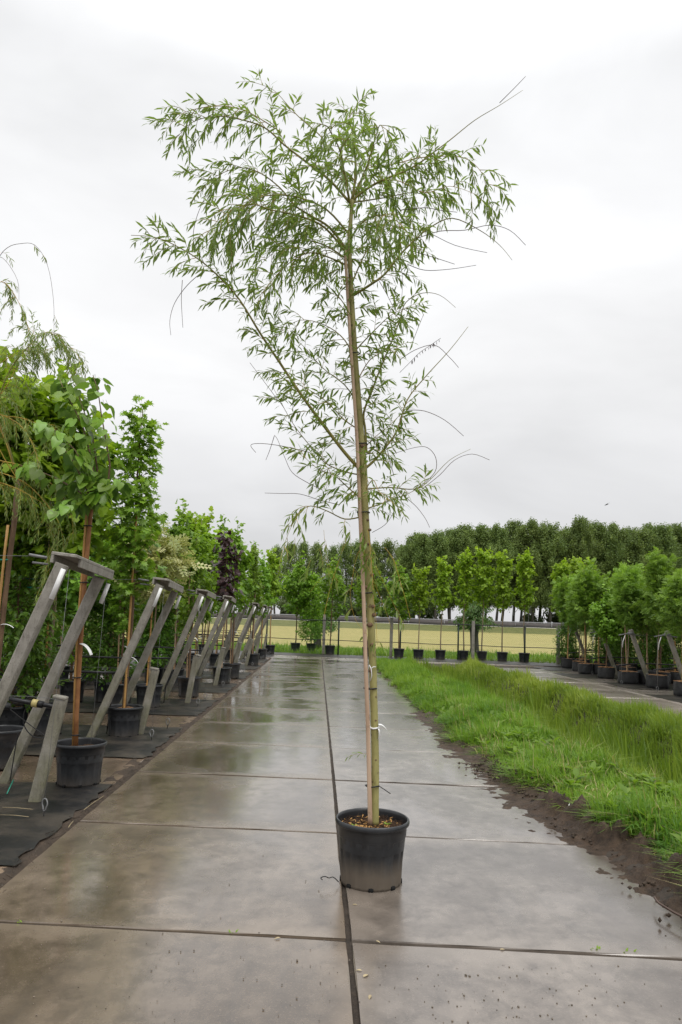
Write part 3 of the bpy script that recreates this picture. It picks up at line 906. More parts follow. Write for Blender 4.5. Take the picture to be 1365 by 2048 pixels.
kind('rowan', [tree_meshes(400 + i, 3.45 + .18 * i, 1.62, (egg(.70, .6) if i % 2 else flame(.64)), 32, PINNATE, .17, M['lf_rowan'], M['bark_tan'], .018, 40, 1.5, .2, tips=1, sub=4, spread=.06) for i in range(4)])
kind('hornbeam', [tree_meshes(500 + i, 3.0 + .3 * i, .35, column(.72), 80, OVAL, .105, M['lf_dark'], M['bark_brown'], .022, 44, .6, .4, tips=0, sub=3) for i in range(2)])
kind('bright_column', [tree_meshes(600, 3.9, .45, column(.78), 84, OVAL, .125, M['lf_bright'], M['bark_brown'], .024, 40, .7, .4, tips=1, sub=3)])
kind('purple', [tree_meshes(700, 3.75, 2.0, flame(.36), 18, PALM, .115, M['lf_purple'], M['bark_brown'], .022, 34, .8, .9, tips=0, sub=3)])
kind('cream', [tree_meshes(800, 3.3, 1.9, egg(.6), 24, PINNATE, .2, M['lf_cream'], M['bark_tan'], .022, 34, .9, .5, tips=0, sub=3)])
def cane_mesh(h, r, mat, seed=0):
    mb = MB()
    g = random.Random(seed)
    pts, rad = [], []
    z = 0
    while z < h:
        for dz, k in ((0, 1.0), (.012, 1.12), (.024, 1.0)):
            pts.append((0, 0, min(z + dz, h))); rad.append(r * k)
        z += g.uniform(.18, .26)
    pts.append((0, 0, h)); rad.append(r)
    return mb.tube(pts, rad, 8).mesh('bamboo_stake', mat)
CANE = [cane_mesh(2.6, .014, M['bamboo_new'], 1), cane_mesh(2.3, .013, M['bamboo'], 2)]
def ring_mesh(r, th=.004, h=.01, mat='rubber', tail=0.0):
    pts = [(r * math.cos(a * math.pi / 8), r * .7 * math.sin(a * math.pi / 8), h * .2 * math.sin(a)) for a in range(17)]
    mb = MB().tube(pts, th, 5, cap=False)
    if tail: mb.tube([(r, 0, 0), (r + tail * .5, -.02, -tail * .25), (r + tail, -.03, -tail * .55)], th * .7, 4)
    return mb.mesh('tie', M[mat])
TIE = ring_mesh(.042, .006)
def tag_mesh(L=.14, w=.028):
    mb = MB()
    V, F = [], []
    for i in range(7):
        t = i / 6
        x = L * (t - .25 * t * t); z = -L * .55 * t ** 1.8
        V += [(x, -w / 2, z), (x, w / 2, z + .006), (x, w / 2, z + .0075), (x, -w / 2, z + .0015)]
    F = []
    for i in range(6):
        for k in range(4):
            F.append((i * 4 + k, i * 4 + (k + 1) % 4, i * 4 + 4 + (k + 1) % 4, i * 4 + 4 + k))
    F += [(3, 2, 1, 0), (24, 25, 26, 27)]
    return mb.add(V, F).mesh('plant_label', M['tag'])
LABEL = tag_mesh()
tree_rng = random.Random(77)
def potted(kname, label, cat, x, y, z=0.012, scale=1.0, pot='pot', group=None, stake=True, tagged=False, name=None, var=None, stake_h=1.0, lean=None, ties=2, width=1.0):
    r = tree_rng
    t = thing(name or 'potted_tree', label, cat, (x, y, z), r.uniform(0, 6.28), group)
    tr, cr_ = (KIND[kname][var % len(KIND[kname])] if var is not None else r.choice(KIND[kname]))
    rot = (r.gauss(0, .012), r.gauss(0, .012), 0) if lean is None else lean
    s = scale
    put('trunk', tr, t, (0, 0, .02), rot, (s, s, s))
    put('crown', cr_, t, (0, 0, .02), rot, (s * width, s * width, s), kind='stuff')
    if pot == 'bag':
        put('bag', r.choice(BAG), t, None, (0, 0, r.uniform(0, 6)), (r.uniform(.9, 1.1),) * 2 + (r.uniform(.9, 1.1),))
        put('soil', BAG_SOIL, t)
    else:
        put('pot', POT if pot == 'pot' else POT_FAR, t)
        put('soil', SOIL_MULCH if pot == 'pot' else SOIL, t)
    if stake:
        a = -t.rotation_euler.z + (math.pi if r.random() < .7 else -math.pi / 2)
        px_, py_ = .045 * math.cos(a), .045 * math.sin(a)
        put('bamboo_stake', r.choice(CANE), t, (px_, py_, .28), (r.gauss(0, .012), r.gauss(0, .012), 0), (1, 1, stake_h))
        for i in range(ties):
            put('tie', TIE, t, (px_ * .5, py_ * .5, .75 + .75 * i), (0, 0, a))
    if tagged:
        a = -t.rotation_euler.z + r.uniform(-.7, .2)
        put('plant_label', LABEL, t, (.03 * math.cos(a), .03 * math.sin(a), r.uniform(.95, 1.2)), (0, 0, a))
    return t

ORD = ['first', 'second', 'third', 'fourth', 'fifth', 'sixth', 'seventh', 'eighth']
# ---- first tree of each strip, beside the path
GL = 'potted trees in rows on the left growing beds'
potted('gum', 'narrow star-leaved tree with tall pointed crown, second pot along the left path edge', 'tree', G(247, 1473).x, G(247, 1473).y, group=GL, tagged=True, var=0, scale=1.03)
potted('green', 'bushy green tree in the third pot along the left path edge, behind a stub post', 'tree', G(377, 1394).x, G(377, 1394).y, group=GL, tagged=True, var=0, scale=.76, width=.75)
potted('purple', 'dark purple-leaved tree standing out among the green trees on the left', 'tree', -2.24, 16.8, group=GL, var=0, scale=.97)
potted('cream', 'pale cream-variegated tree standing among green trees on the left', 'tree', -2.85, 12.2, group=GL, var=0, scale=.95)
for (px, py, k, knd, lab) in ((463, 1357, 4, 'green', 'green tree in the dull grey-black pot beside the fifth bed of the left row'),
                              (505, 1331, 5, 'gum', 'slim tree in the sixth bed from the front at the path edge, left row'),
                              (522, 1318, 6, 'green', 'leafy tree in the seventh bed from the front at the path edge, left row'),
                              (540, 1308, 7, 'maple', 'last potted tree at the far end of the left path edge, next to the fence')):
    p = G(px, py)
    potted(knd, lab, 'tree', p.x, p.y, group=GL, tagged=(k == 4), var=k % 2, scale=.95, width=.85)
# ---- the rows running away to the left
mixes = [None,
         [('wide_maple', -3.5), ('hornbeam', -3.75), ('wide_maple', -4.25), ('wide_green', -4.7), ('hornbeam', -5.4)],
         [('gum', -3.3), ('hornbeam', -3.8), ('wide_green', -4.3), ('hornbeam', -4.9), ('wide_maple', -5.5), ('hornbeam', -6.1), ('hornbeam', -6.8)],
         [('wide_green', -3.1), ('hornbeam', -3.7), ('gum', -4.3), ('hornbeam', -4.9), ('wide_maple', -5.6), ('hornbeam', -6.5), ('wide_green', -7.2)],
         [('wide_maple', -3.2), ('wide_green', -3.9), ('hornbeam', -4.6), ('wide_green', -5.4), ('wide_maple', -6.2), ('hornbeam', -7.0)],
         [('green', -3.2), ('maple', -4.0), ('hornbeam', -4.8), ('green', -5.7), ('gum', -6.6), ('green', -7.6)],
         [('maple', -3.1), ('green', -4.0), ('green', -5.0), ('hornbeam', -6.0), ('maple', -7.0)],
         [('green', -2.9), ('maple', -3.8), ('green', -4.8), ('maple', -5.8), ('green', -6.9)]]
KW = {'maple': 'fresh yellow-green tree', 'wide_maple': 'fresh yellow-green tree', 'wide_green': 'mid-green broad-crowned tree', 'green': 'mid-green round-crowned tree', 'gum': 'narrow star-leaved tree', 'hornbeam': 'dark green bushy tree leafy to its foot'}
PLACE = ['just behind the edge tree', 'second from the path', 'third from the path', 'fourth from the path', 'fifth from the path', 'sixth from the path', 'seventh from the path']
for k in range(1, 8):
    yc = 5.62 + PER * k + .12
    for j, (knd, x) in enumerate(mixes[k]):
        potted(knd, f'{KW[knd]}, {PLACE[j]} in {ORD[k]} left row', 'tree',
               x + tree_rng.uniform(-.1, .1), yc + tree_rng.uniform(-.35, .25), group=GL, scale=tree_rng.uniform(.92, 1.04) * {1: 1.13 if j == 2 else 1.08 if j in (0, 3) else 1.0, 2: .82, 3: .88, 4: .97}.get(k, 1.02), stake=knd != 'hornbeam', stake_h=tree_rng.uniform(.7, .95), tagged=tree_rng.random() < .4)

# ---- big-leaved tree in the front pot: its large leaves are single pieces
def big_leaf_tree():
    p = G(157, 1569)
    t = thing('big_leaved_tree', 'large heart-leaved tree with peeling orange trunk, in the front black pot by the path', 'tree', (p.x, p.y, .012))
    Yp = p.y
    def L(px, py, off=0.0): return AT(px, py, Yp + off) - Vector((p.x, p.y, .012))
    put('pot', POT, t); put('soil', SOIL, t)
    tr = [L(151, 1500), L(153, 1430), L(158, 1340), L(163, 1260), L(169, 1170), L(176, 1085), L(181, 1030), L(185, 1000)]
    put('trunk', MB().tube(tr, [.024, .022, .021, .021, .021, .021, .021, .023], 10).mesh('trunk', M['bark_orange']), t)
    st = [L(146, 1497), L(151, 1340), L(157, 1240), L(164, 1150), L(172, 1040), L(177, 995)]
    put('bamboo_stake', MB().tube(st, .012, 8).mesh('bamboo_stake', M['bamboo_new']), t)
    for (px, py) in ((151, 1470), (155, 1355), (161, 1240), (168, 1165), (176, 1052)):
        put('tie', TIE, t, L(px, py))
    put('plant_label', LABEL, t, L(163, 1288) + Vector((0, -.03, 0)), (0, 0, -.4), (1.3, 1.3, 1.3))
    limbs = [([(185, 1000), (205, 985), (217, 960), (220, 930), (212, 880), (203, 830), (196, 780), (186, 750)], 0, -.05, .013),
             ([(185, 1000), (200, 988), (225, 975), (245, 960)], 0, -.2, .010),
             ([(183, 1000), (172, 975), (158, 945), (140, 910), (122, 895)], 0, -.35, .011),
             ([(184, 1000), (190, 960), (180, 905), (165, 850), (150, 820), (128, 780), (118, 755)], 0, .15, .012),
             ([(184, 1000), (176, 950), (150, 900), (110, 860), (80, 850)], 0, -.15, .011),
             ([(185, 1000), (195, 940), (185, 870), (160, 800), (150, 760)], 0, .3, .011),
             ([(184, 1000), (160, 985), (120, 960), (85, 945), (40, 930)], 0, .25, .011),
             ([(184, 1000), (165, 1000), (140, 1010), (115, 1025)], 0, -.3, .008)]
    g = random.Random(5)
    tw = MB()
    spots = []
    for (pl, o0, o1, r0) in limbs:
        n = len(pl)
        q = [L(a, b, o0 + (o1 - o0) * i / (n - 1)) for i, (a, b) in enumerate(pl)]
        put('branch', MB().tube(q, [r0 * (1 - .75 * i / (n - 1)) for i in range(n)], 7).mesh('branch', M['bark_brown']), t)
        for s in range(37):
            f = (.15 + .85 * s / 36) * (n - 1); k = min(int(f), n - 2)
            b = q[k].lerp(q[k + 1], f - k)
            spots.append((b, (q[k + 1] - q[k]).normalized()))
    lms = []
    for q in range(4):
        V, F = HEART
        r = np.random.default_rng(q)
        V = V.copy(); V[:, 2] += .05 * np.sin(V[:, 1] * 5 + q) + r.normal(0, .012, len(V)); V[:, 0] *= (.92 + .06 * q)
        stalk = MB().tube([(0, -.45, .06), (0, -.2, .02), (0, 0, 0)], .012, 4)
        stalk.add([tuple(v) for v in V], [tuple(f) for f in F], 0)
        m = stalk.mesh('leaf', M['lf_big'])
        a = m.attributes['tint']
        a.data.foreach_set('value', [g.uniform(.1, .9)] * len(m.vertices))
        lms.append(m)
    for (b, d) in spots:
        a = g.uniform(0, 6.28)
        side = Vector((math.cos(a), math.sin(a), g.uniform(-.3, .3)))
        tip = (side * .7 + d * .2 + Vector((0, 0, -.75 + g.gauss(0, .35)))).normalized()
        nrm = (Vector((side.x, side.y, 1.0)) + Vector((g.gauss(0, .35), g.gauss(0, .35), 0)))
        nrm = (nrm - tip * nrm.dot(tip)).normalized()
        bx = tip.cross(nrm)
        S = g.uniform(.09, .155)
        o = put('leaf', g.choice(lms), t)
        Mx = Matrix((bx, tip, nrm)).transposed().to_4x4()
        o.matrix_local = Matrix.Translation(b + side * g.uniform(.03, .12) - Vector((0, 0, .0))) @ Mx @ Matrix.Scale(S, 4)
big_leaf_tree()

# ================================================================== WILLOWS
def twig_mesh(start, d0, L, r0, fall, seed, wood, leafm, leaf=.078, spacing=.021, bare=.12, wind=(-.10, 0, 0), tone=.5, droop=.28):
    """one hanging shoot with its narrow leaves; coordinates are relative to its start"""
    r = random.Random(seed)
    n = max(6, int(L / .06))
    p = Vector((0, 0, 0)); d = Vector(d0).normalized()
    q = [p.copy()]
    w = Vector(wind)
    for i in range(n):
        d = (d + Vector((0, 0, -fall / n * (1 + .8 * i / n))) + w * (1.0 / n) + Vector((r.gauss(0, .05), r.gauss(0, .05), r.gauss(0, .04)))).normalized()
        p = p + d * (L / n); q.append(p.copy())
    mb = MB()
    mb.tube(q, [r0 * (1 - .7 * i / n) for i in range(n + 1)], 4, 0, False)
    P, T, N, S = [], [], [], []
    m = int(L * (1 - bare) / spacing)
    for i in range(m):
        f = (bare + (1 - bare) * (i + .5) / m) * n
        k = min(int(f), n - 1)
        b = q[k].lerp(q[k + 1], f - k); t = (q[k + 1] - q[k]).normalized()
        a = i * 2.4 + r.uniform(-.5, .5)
        u = t.orthogonal().normalized(); v = t.cross(u)
        s = u * math.cos(a) + v * math.sin(a)
        tip = t * .75 + s * r.uniform(.45, .85) + Vector((0, 0, -droop)) + w * .8 + Vector((r.gauss(0, .2), r.gauss(0, .2), r.gauss(0, .22)))
        P.append(tuple(b)); T.append(tuple(tip)); N.append(tuple(Vector((r.gauss(0, .5), r.gauss(0, .5), 1)) + s * .4))
        S.append(leaf * r.uniform(.6, 1.25) * (1 - .35 * (i / m) ** 4))
    if P:
        mb.leaves(np.array(P), np.array(T), np.array(N), S, WILLOW, np.clip(np.random.default_rng(seed).normal(tone, .25, len(P)), 0, 1), 1)
    return mb.mesh('leafy_twig', [wood, leafm], smooth=False)

def branch_pts(poly, n=None):
    """Catmull-Rom through the given points"""
    pts = [Vector(p) for p in poly]
    out = []
    for i in range(len(pts) - 1):
        p0, p1, p2, p3 = pts[max(i - 1, 0)], pts[i], pts[i + 1], pts[min(i + 2, len(pts) - 1)]
        for k in range(4):
            t = k / 4
            out.append(.5 * ((2 * p1) + (-p0 + p2) * t + (2 * p0 - 5 * p1 + 4 * p2 - p3) * t * t + (-p0 + 3 * p1 - 3 * p2 + p3) * t ** 3))
    out.append(pts[-1])
    return out

WB = G(742, 1763)
def main_willow():
    t = thing('potted_willow', 'tall young willow in a dusty black pot, alone in the middle of the path', 'tree', (WB.x, WB.y, 0.0))
    B = Vector((WB.x, WB.y, 0))
    def W(px, py, off=0.0): return AT(px, py, WB.y + off) - B
    put('pot', POT40, t, rot=(0, 0, .32))
    put('soil', soil_disc(.205, .325, 9, 'peat', 40), t)
    # fibres, chips and a few weeds on the soil
    g = random.Random(3)
    fib = MB()
    for i in range(260):
        a, q = g.uniform(0, 6.28), .195 * math.sqrt(g.random())
        c = Vector((q * math.cos(a), q * math.sin(a), .335 + g.uniform(0, .02)))
        d = Vector((g.gauss(0, 1), g.gauss(0, 1), g.gauss(.1, .35))).normalized() * g.uniform(.01, .035)
        fib.tube([c - d, c + Vector((0, 0, .006)), c + d], .0014, 3, 0)
    put('root_fibres', fib.mesh('root_fibres', M['peat']), t, kind='stuff')
    chip = MB()
    for i in range(105):
        if i < 60:
            c = Vector((-.045 + g.gauss(0, .045), -.07 + g.gauss(0, .045), .342 + g.uniform(0, .014)))
        else:
            a, q = g.uniform(0, 6.28), .18 * math.sqrt(g.random())
            c = Vector((q * math.cos(a), q * math.sin(a), .346 + g.uniform(0, .01)))
        chip.box(c, (g.uniform(.012, .034), g.uniform(.004, .008), .003), Euler((g.gauss(0, .4), g.gauss(0, .4), g.uniform(0, 6))).to_matrix())
    put('wood_chips', chip.mesh('wood_chips', M['wood_chip']), t, kind='stuff')
    wd = MB()
    for (x, y) in ((.08, -.04), (-.12, -.09), (.09, -.05)):
        for k in range(3):
            a = k * 2.1 + x * 50
            wd.leaves(np.array([(x, y, .355)]), np.array([(math.cos(a), math.sin(a), .5)]), np.array([(0, 0, 1.0)]), [.03], OVAL, np.array([.9]), 0)
    put('seedling', wd.mesh('seedling', M['lf_bright']), t, kind='stuff')
    # trunk
    tp = [(749, 1650), (750, 1600), (751, 1540), (750, 1470), (748, 1400), (746, 1330), (743, 1260), (740, 1180), (735, 1100), (730, 1020), (727, 940), (723, 880), (717, 800), (711, 720), (706, 640), (702, 560), (699, 490), (702, 440), (705, 400)]
    tr_ = [W(x, y) for x, y in tp]
    rad = [.030, .026, .0245, .024, .0235, .024, .024, .0245, .025, .026, .026, .022, .021, .0195, .0185, .016, .0145, .0135, .012]
    trunk_ob = put('trunk', MB().tube(branch_pts(tr_), np.interp(np.linspace(0, 18, 73), range(19), rad).tolist(), 12).mesh('trunk', M['willow_bark']), t)
    kn = [(752, 1441, .6), (741, 1342, 1), (746, 1290, 1.4), (740, 1250, 1.6), (747, 1213, 1.2), (733, 1175, 1.2), (745, 1150, 1), (731, 1120, 1), (726, 892, 1.4), (738, 905, 1.0), (740, 1060, .9), (727, 1075, .9), (736, 1040, .8), (737, 1088, .9), (747, 1378, .7), (752, 1520, .6), (749, 1230, 1.3)]
    for (x, y, s) in kn:
        c = W(x, y, -.018)
        k = MB(); V, F = [], []
        for a in range(6):
            V.append((.014 * s * math.cos(a * 1.047), -.004, .011 * s * math.sin(a * 1.047)))
            V.append((.009 * s * math.cos(a * 1.047 + .3), -.013 * s, .007 * s * math.sin(a * 1.047 + .3)))
        V.append((0, -.011 * s, 0))
        for a in range(6):
            b = (a + 1) % 6
            F += [(2 * a, 2 * b, 2 * b + 1, 2 * a + 1), (2 * a + 1, 2 * b + 1, 12)]
        put('knot', k.add(V, F).mesh('knot', M['bark_brown']), t, c)
    # cane, ties, labels
    sp = [(741, 1650), (739, 1560), (736, 1440), (732, 1330), (728, 1200), (722, 1060), (718, 960), (714, 870), (708, 780), (701, 680), (695, 580), (691, 500)]
    put('bamboo_stake', MB().tube(branch_pts([W(x, y, -.035) for x, y in sp]), np.linspace(.0145, .0095, 45).tolist(), 10).mesh('bamboo_stake', M['bamboo_new' if False else 'cane_main']), t)
    tm = ring_mesh(.042, .0045, .012, 'rubber', .07); tm2 = ring_mesh(.040, .0045)
    for (x, y, m, s) in ((745, 1572, tm, 1), (741, 1377, tm2, 1), (735, 1186, tm2, 1), (727, 1025, tm2, 1), (724, 888, tm2, .9), (710, 707, tm2, .8), (698, 496, tm2, .65)):
        put('tie', m, t, W(x, y, -.012), (0, 0, 0), (s, s, 1))
    put('label_band', ring_mesh(.028, .006, .012, 'tag'), t, W(750, 1456, -.006))
    put('plant_label', LABEL, t, W(757, 1450, -.03), (.2, -.3, .1), (.42, .6, .6))
    put('plant_label', LABEL, t, W(757, 1458, -.03), (.3, .9, -.1), (.5, .6, .6))
    put('string', MB().tube([W(739, 1330, -.04), W(743, 1338, -.05), W(744, 1352, -.045), W(741, 1362, -.03)], .003, 5).mesh('string', M['tag']), t)
    put('string', MB().tube([W(741, 1338, -.05), W(747, 1334, -.05), W(752, 1334, -.03)], .0028, 5).mesh('string', M['tag']), t)

    # ---- branches: points in the picture's plane, depth of the far end, radii, leafy part, shoots
    BR = [
        # big left limb
        ([(722, 940), (690, 905), (640, 840), (600, 785), (560, 725), (520, 665), (480, 600), (440, 555), (400, 520), (350, 490), (310, 474), (262, 470)], 0, -.25, .0125, .0016, (.10, .93), 58, (.12, .34), .5),
        # right limb
        ([(727, 940), (750, 920), (775, 890), (795, 860), (815, 800), (850, 755), (900, 700), (937, 653)], 0, .3, .0095, .0016, (.15, .72), 26, (.10, .24), .4),
        ([(733, 905), (731, 860), (728, 825), (745, 780), (760, 740), (785, 680), (800, 640), (812, 605), (845, 586), (880, 590), (912, 615)], 0, .15, .009, .0012, (.2, .72), 24, (.12, .28), .5),
        ([(708, 590), (740, 570), (770, 548), (800, 510), (830, 480), (860, 455), (905, 436), (960, 460), (1000, 490), (1025, 520)], 0, -.2, .009, .0012, (.12, .55), 22, (.12, .34), .9),
        # upper right limb and the arching one below it
        ([(705, 400), (730, 380), (765, 360), (810, 342), (840, 325), (860, 310), (900, 280), (950, 240), (1000, 210), (1046, 180)], 0, .1, .0095, .0012, (.1, .6), 26, (.18, .5), 1.6),
        ([(755, 335), (800, 325), (840, 315), (900, 312), (935, 318), (962, 342), (976, 376), (980, 415)], .05, -.15, .004, .0013, (.1, 1), 22, (.18, .42), 1.8),
        ([(765, 360), (800, 362), (850, 385), (900, 372), (945, 385)], -.1, -.2, .004, .0012, (.1, 1), 10, (.15, .36), 1.6),
        # top leaders
        ([(704, 400), (712, 350), (710, 310), (705, 265), (700, 235), (714, 210)], 0, .1, .010, .0014, (.1, 1), 26, (.15, .36), 1.5),
        ([(703, 420), (690, 350), (680, 300), (665, 270), (655, 252), (640, 248)], 0, -.45, .008, .0014, (.12, 1), 17, (.16, .38), 1.5),
        ([(704, 400), (735, 330), (750, 280), (760, 250), (768, 262), (772, 290)], 0, -.3, .006, .0014, (.12, 1), 13, (.15, .34), 1.5),
        # upper left limbs
        ([(700, 405), (660, 360), (615, 325), (570, 290), (530, 255), (480, 238), (430, 232), (385, 244), (356, 272)], 0, .1, .0095, .0014, (.1, 1), 44, (.16, .40), 1.2),
        ([(660, 300), (640, 270), (600, 235), (578, 212), (548, 180), (515, 166)], 0, .25, .005, .0013, (.3, 1), 9, (.08, .2), .6),
        ([(560, 262), (500, 225), (455, 212), (410, 214), (370, 224), (345, 244)], .1, -.1, .004, .0013, (.1, 1), 14, (.12, .26), .9),
        # middle left limbs
        ([(694, 500), (660, 455), (620, 430), (590, 410), (560, 375), (520, 345), (480, 335), (440, 348), (415, 365)], 0, .2, .009, .0014, (.15, 1), 36, (.16, .42), 1.2),
        ([(697, 510), (650, 455), (600, 432), (545, 420), (500, 408), (450, 428), (418, 462)], 0, -.5, .008, .0014, (.15, 1), 38, (.2, .5), 1.5),
        ([(700, 470), (655, 420), (600, 395), (550, 390), (500, 400), (470, 440), (455, 480)], 0, -.2, .007, .0014, (.15, 1), 30, (.2, .5), 1.5),
        ([(693, 530), (660, 515), (620, 505), (580, 525), (545, 560), (525, 590)], 0, -.35, .006, .0014, (.15, 1), 22, (.18, .42), 1.4),
        ([(697, 520), (650, 490), (600, 480), (560, 495), (520, 530)], 0, .4, .006, .0014, (.15, 1), 22, (.18, .46), 1.5),
        # towards and away from the viewer, filling the crown
        ([(703, 420), (690, 360), (680, 310), (700, 270)], 0, -.8, .007, .0014, (.15, 1), 14, (.2, .42), 1.6),
        ([(703, 420), (725, 360), (740, 320), (720, 280)], 0, .8, .007, .0014, (.15, 1), 12, (.2, .42), 1.6),
        ([(700, 480), (730, 440), (770, 430), (800, 445)], 0, -.6, .006, .0014, (.15, 1), 20, (.2, .5), 1.8),
        ([(702, 560), (690, 520), (650, 500), (610, 530)], 0, .7, .006, .0014, (.15, 1), 20, (.2, .5), 1.7),
        ([(703, 570), (735, 500), (770, 470), (800, 450)], 0, .35, .006, .0014, (.2, 1), 16, (.15, .4), 1.5),
        ([(705, 405), (770, 395), (830, 385), (880, 400)], 0, .45, .006, .0014, (.15, 1), 20, (.2, .45), 1.7),
        # small shoots low on the stem
        ([(722, 950), (690, 943), (650, 925), (615, 885), (585, 845), (560, 800), (545, 772)], 0, .15, .005, .0012, (.15, .9), 18, (.10, .24), .5),
        ([(728, 1002), (700, 978), (668, 950), (640, 940), (610, 915)], 0, -.2, .005, .0012, (.15, 1), 15, (.10, .26), 1.0),
        ([(735, 978), (780, 975), (830, 978), (860, 960), (900, 920), (942, 898)], 0, -.1, .005, .0010, (.1, .55), 11, (.08, .2), .6),
        ([(738, 1016), (770, 1005), (810, 990), (842, 975)], 0, .2, .005, .0010, (.1, 1), 11, (.08, .2), .6),
        ([(722, 1034), (690, 1038), (655, 1022), (622, 1012), (600, 1026), (580, 1060), (566, 1100)], 0, -.4, .005, .0012, (.15, 1), 13, (.08, .22), 1.2),
        ([(715, 730), (690, 680), (650, 650), (600, 640), (560, 665)], 0, -.15, .005, .0012, (.1, 1), 16, (.10, .26), .7),
        ([(717, 810), (690, 770), (645, 735), (605, 690), (560, 655)], 0, .25, .005, .0012, (.1, 1), 18, (.10, .26), .6),
        ([(720, 860), (690, 840), (650, 800), (610, 775), (575, 760)], 0, -.25, .005, .0012, (.1, 1), 15, (.10, .26), .6),
        ([(712, 700), (745, 665), (780, 632), (812, 615)], 0, -.2, .005, .0012, (.1, 1), 13, (.10, .26), .6),
        ([(708, 660), (690, 610), (655, 570), (620, 545)], 0, .2, .005, .0012, (.1, 1), 15, (.12, .3), .9),
        ([(725, 930), (735, 890), (780, 850), (800, 830)], 0, .2, .004, .0012, (.1, 1), 11, (.08, .2), .5),
        ([(716, 760), (740, 720), (775, 700), (800, 690)], 0, -.3, .004, .0012, (.1, 1), 11, (.1, .24), .6),
        ([(722, 1000), (745, 960), (760, 985), (785, 1005)], 0, -.2, .004, .0012, (.1, 1), 8, (.08, .2), .8),
    ]
    sd_ = 1000
    for (pl, o0, o1, r0, r1, leafy, n_tw, tl, fall) in BR:
        m = len(pl)
        q = branch_pts([W(x, y, o0 + (o1 - o0) * (i / (m - 1)) ** 1.2) for i, (x, y) in enumerate(pl)])
        K = len(q) - 1
        rad = [r1 + (r0 - r1) * (1 - i / K) ** 1.2 for i in range(K + 1)]
        br = put('branch', MB().tube(q, rad, 7 if r0 > .007 else 5).mesh('branch', M['willow_branch'] if r0 > .0045 else M['twig_gold']), t)
        g = random.Random(sd_)
        n_tw = int(n_tw * .88)
        for s in range(n_tw):
            f = (leafy[0] + (leafy[1] - leafy[0]) * (s + g.random() * .8) / n_tw) * K
            k = min(int(f), K - 1)
            b = q[k].lerp(q[k + 1], f - k); d = (q[k + 1] - q[k]).normalized()
            a = s * 2.4 + g.uniform(-.6, .6)
            u = d.orthogonal().normalized(); v = d.cross(u)
            side = u * math.cos(a) + v * math.sin(a)
            dd = d * g.uniform(.35, .9) + side * .8 + Vector((0, 0, .12))
            L = g.uniform(*tl) * (1.0 - .25 * (s / n_tw)) * .92
            fl = fall * g.uniform(.35, 1.1)
            sd_ += 1
            wood = M['twig_gold'] if g.random() < .55 else M['willow_branch']
            put('leafy_twig', twig_mesh(b, dd, L, .0022, fl, sd_, wood, M['lf_willow'], .076, .0128, tone=g.uniform(.15, .75)), br, b)
        # the tip of the branch itself is leafy where the shoots end
        if leafy[1] > .95:
            sd_ += 1
            put('leafy_twig', twig_mesh(q[-1], q[-1] - q[-2], .16, .0015, fall * .5, sd_, M['twig_gold'], M['lf_willow'], .07, .015, bare=0.0), br, q[-1])
    # short shoots straight from the stem
    tpts = branch_pts(tr_)
    for s in range(54):
        g = random.Random(7000 + s)
        b = tpts[int(36 + 32 * s / 54)]
        a = g.uniform(0, 6.28)
        put('leafy_twig', twig_mesh(b, Vector((math.cos(a), math.sin(a) * .7, g.uniform(.1, .8))), g.uniform(.10, .30), .0018, g.uniform(.3, 1.1), 7100 + s, M['twig_gold'], M['lf_willow'], .072, .013, tone=g.uniform(.3, .8)), trunk_ob, b)
    # long bare shoots
    BARE = [[(760, 460), (800, 455), (850, 462), (910, 490), (975, 505)], [(830, 478), (880, 462), (930, 460), (980, 450), (1020, 460), (1052, 490)],
            [(815, 528), (850, 540), (900, 538), (953, 530)], [(800, 420), (850, 415), (880, 420), (915, 424)], [(820, 500), (870, 515), (910, 528)],
            [(403, 545), (375, 570), (350, 605), (340, 640), (342, 670)], [(365, 560), (363, 600), (366, 655)], [(388, 500), (387, 465), (395, 430), (411, 392)],
            [(645, 980), (615, 965), (585, 945), (570, 915), (556, 880), (549, 870)], [(620, 905), (570, 893), (525, 887), (502, 890), (512, 905)], [(549, 872), (540, 900), (532, 920)],
            [(680, 1010), (640, 1000), (600, 988), (565, 987), (530, 986)], [(838, 975), (870, 945), (872, 915), (855, 895), (830, 895), (785, 908)],
            [(845, 978), (880, 950), (910, 920), (945, 908), (980, 920)], [(815, 820), (850, 822), (890, 840), (928, 872)], [(745, 1065), (770, 1050), (785, 1030), (783, 1025)],
            [(800, 985), (830, 1010), (850, 1035), (860, 1055)], [(788, 950), (780, 920), (770, 880), (758, 850)], [(800, 720), (830, 700), (870, 690), (900, 715), (918, 735)],
            [(820, 700), (835, 660), (848, 628)], [(1000, 205), (1030, 175), (1052, 152)], [(555, 800), (545, 785), (500, 725)],
            [(790, 480), (800, 520), (806, 560), (803, 605)], [(758, 560), (775, 590), (790, 620)]]
    for i, pl in enumerate(BARE):
        g = random.Random(i)
        o = g.uniform(-.2, .2)
        q = branch_pts([W(x, y, o) for x, y in pl])
        put('bare_shoot', MB().tube(q, np.linspace(.0026, .0016, len(q)).tolist(), 4).mesh('bare_shoot', M['twig_dark']), t)
    # purple buds on the shoot at the right
    pl = [(800, 745), (820, 725), (840, 705), (862, 690), (882, 676)]
    q = branch_pts([W(x, y, .1) for x, y in pl])
    bs = put('bare_shoot', MB().tube(q, .0016, 4).mesh('bare_shoot', M['twig_dark']), t)
    g = random.Random(8)
    mb = MB()
    for i in range(26):
        b = q[int(5 + (len(q) - 6) * i / 26)]
        mb.leaves(np.array([tuple(b)]), np.array([(g.uniform(-.3, .5), g.gauss(0, .3), -1)]), np.array([(g.gauss(0, 1), -1, .2)]), [g.uniform(.014, .036)], WILLOW, np.array([g.random()]), 0)
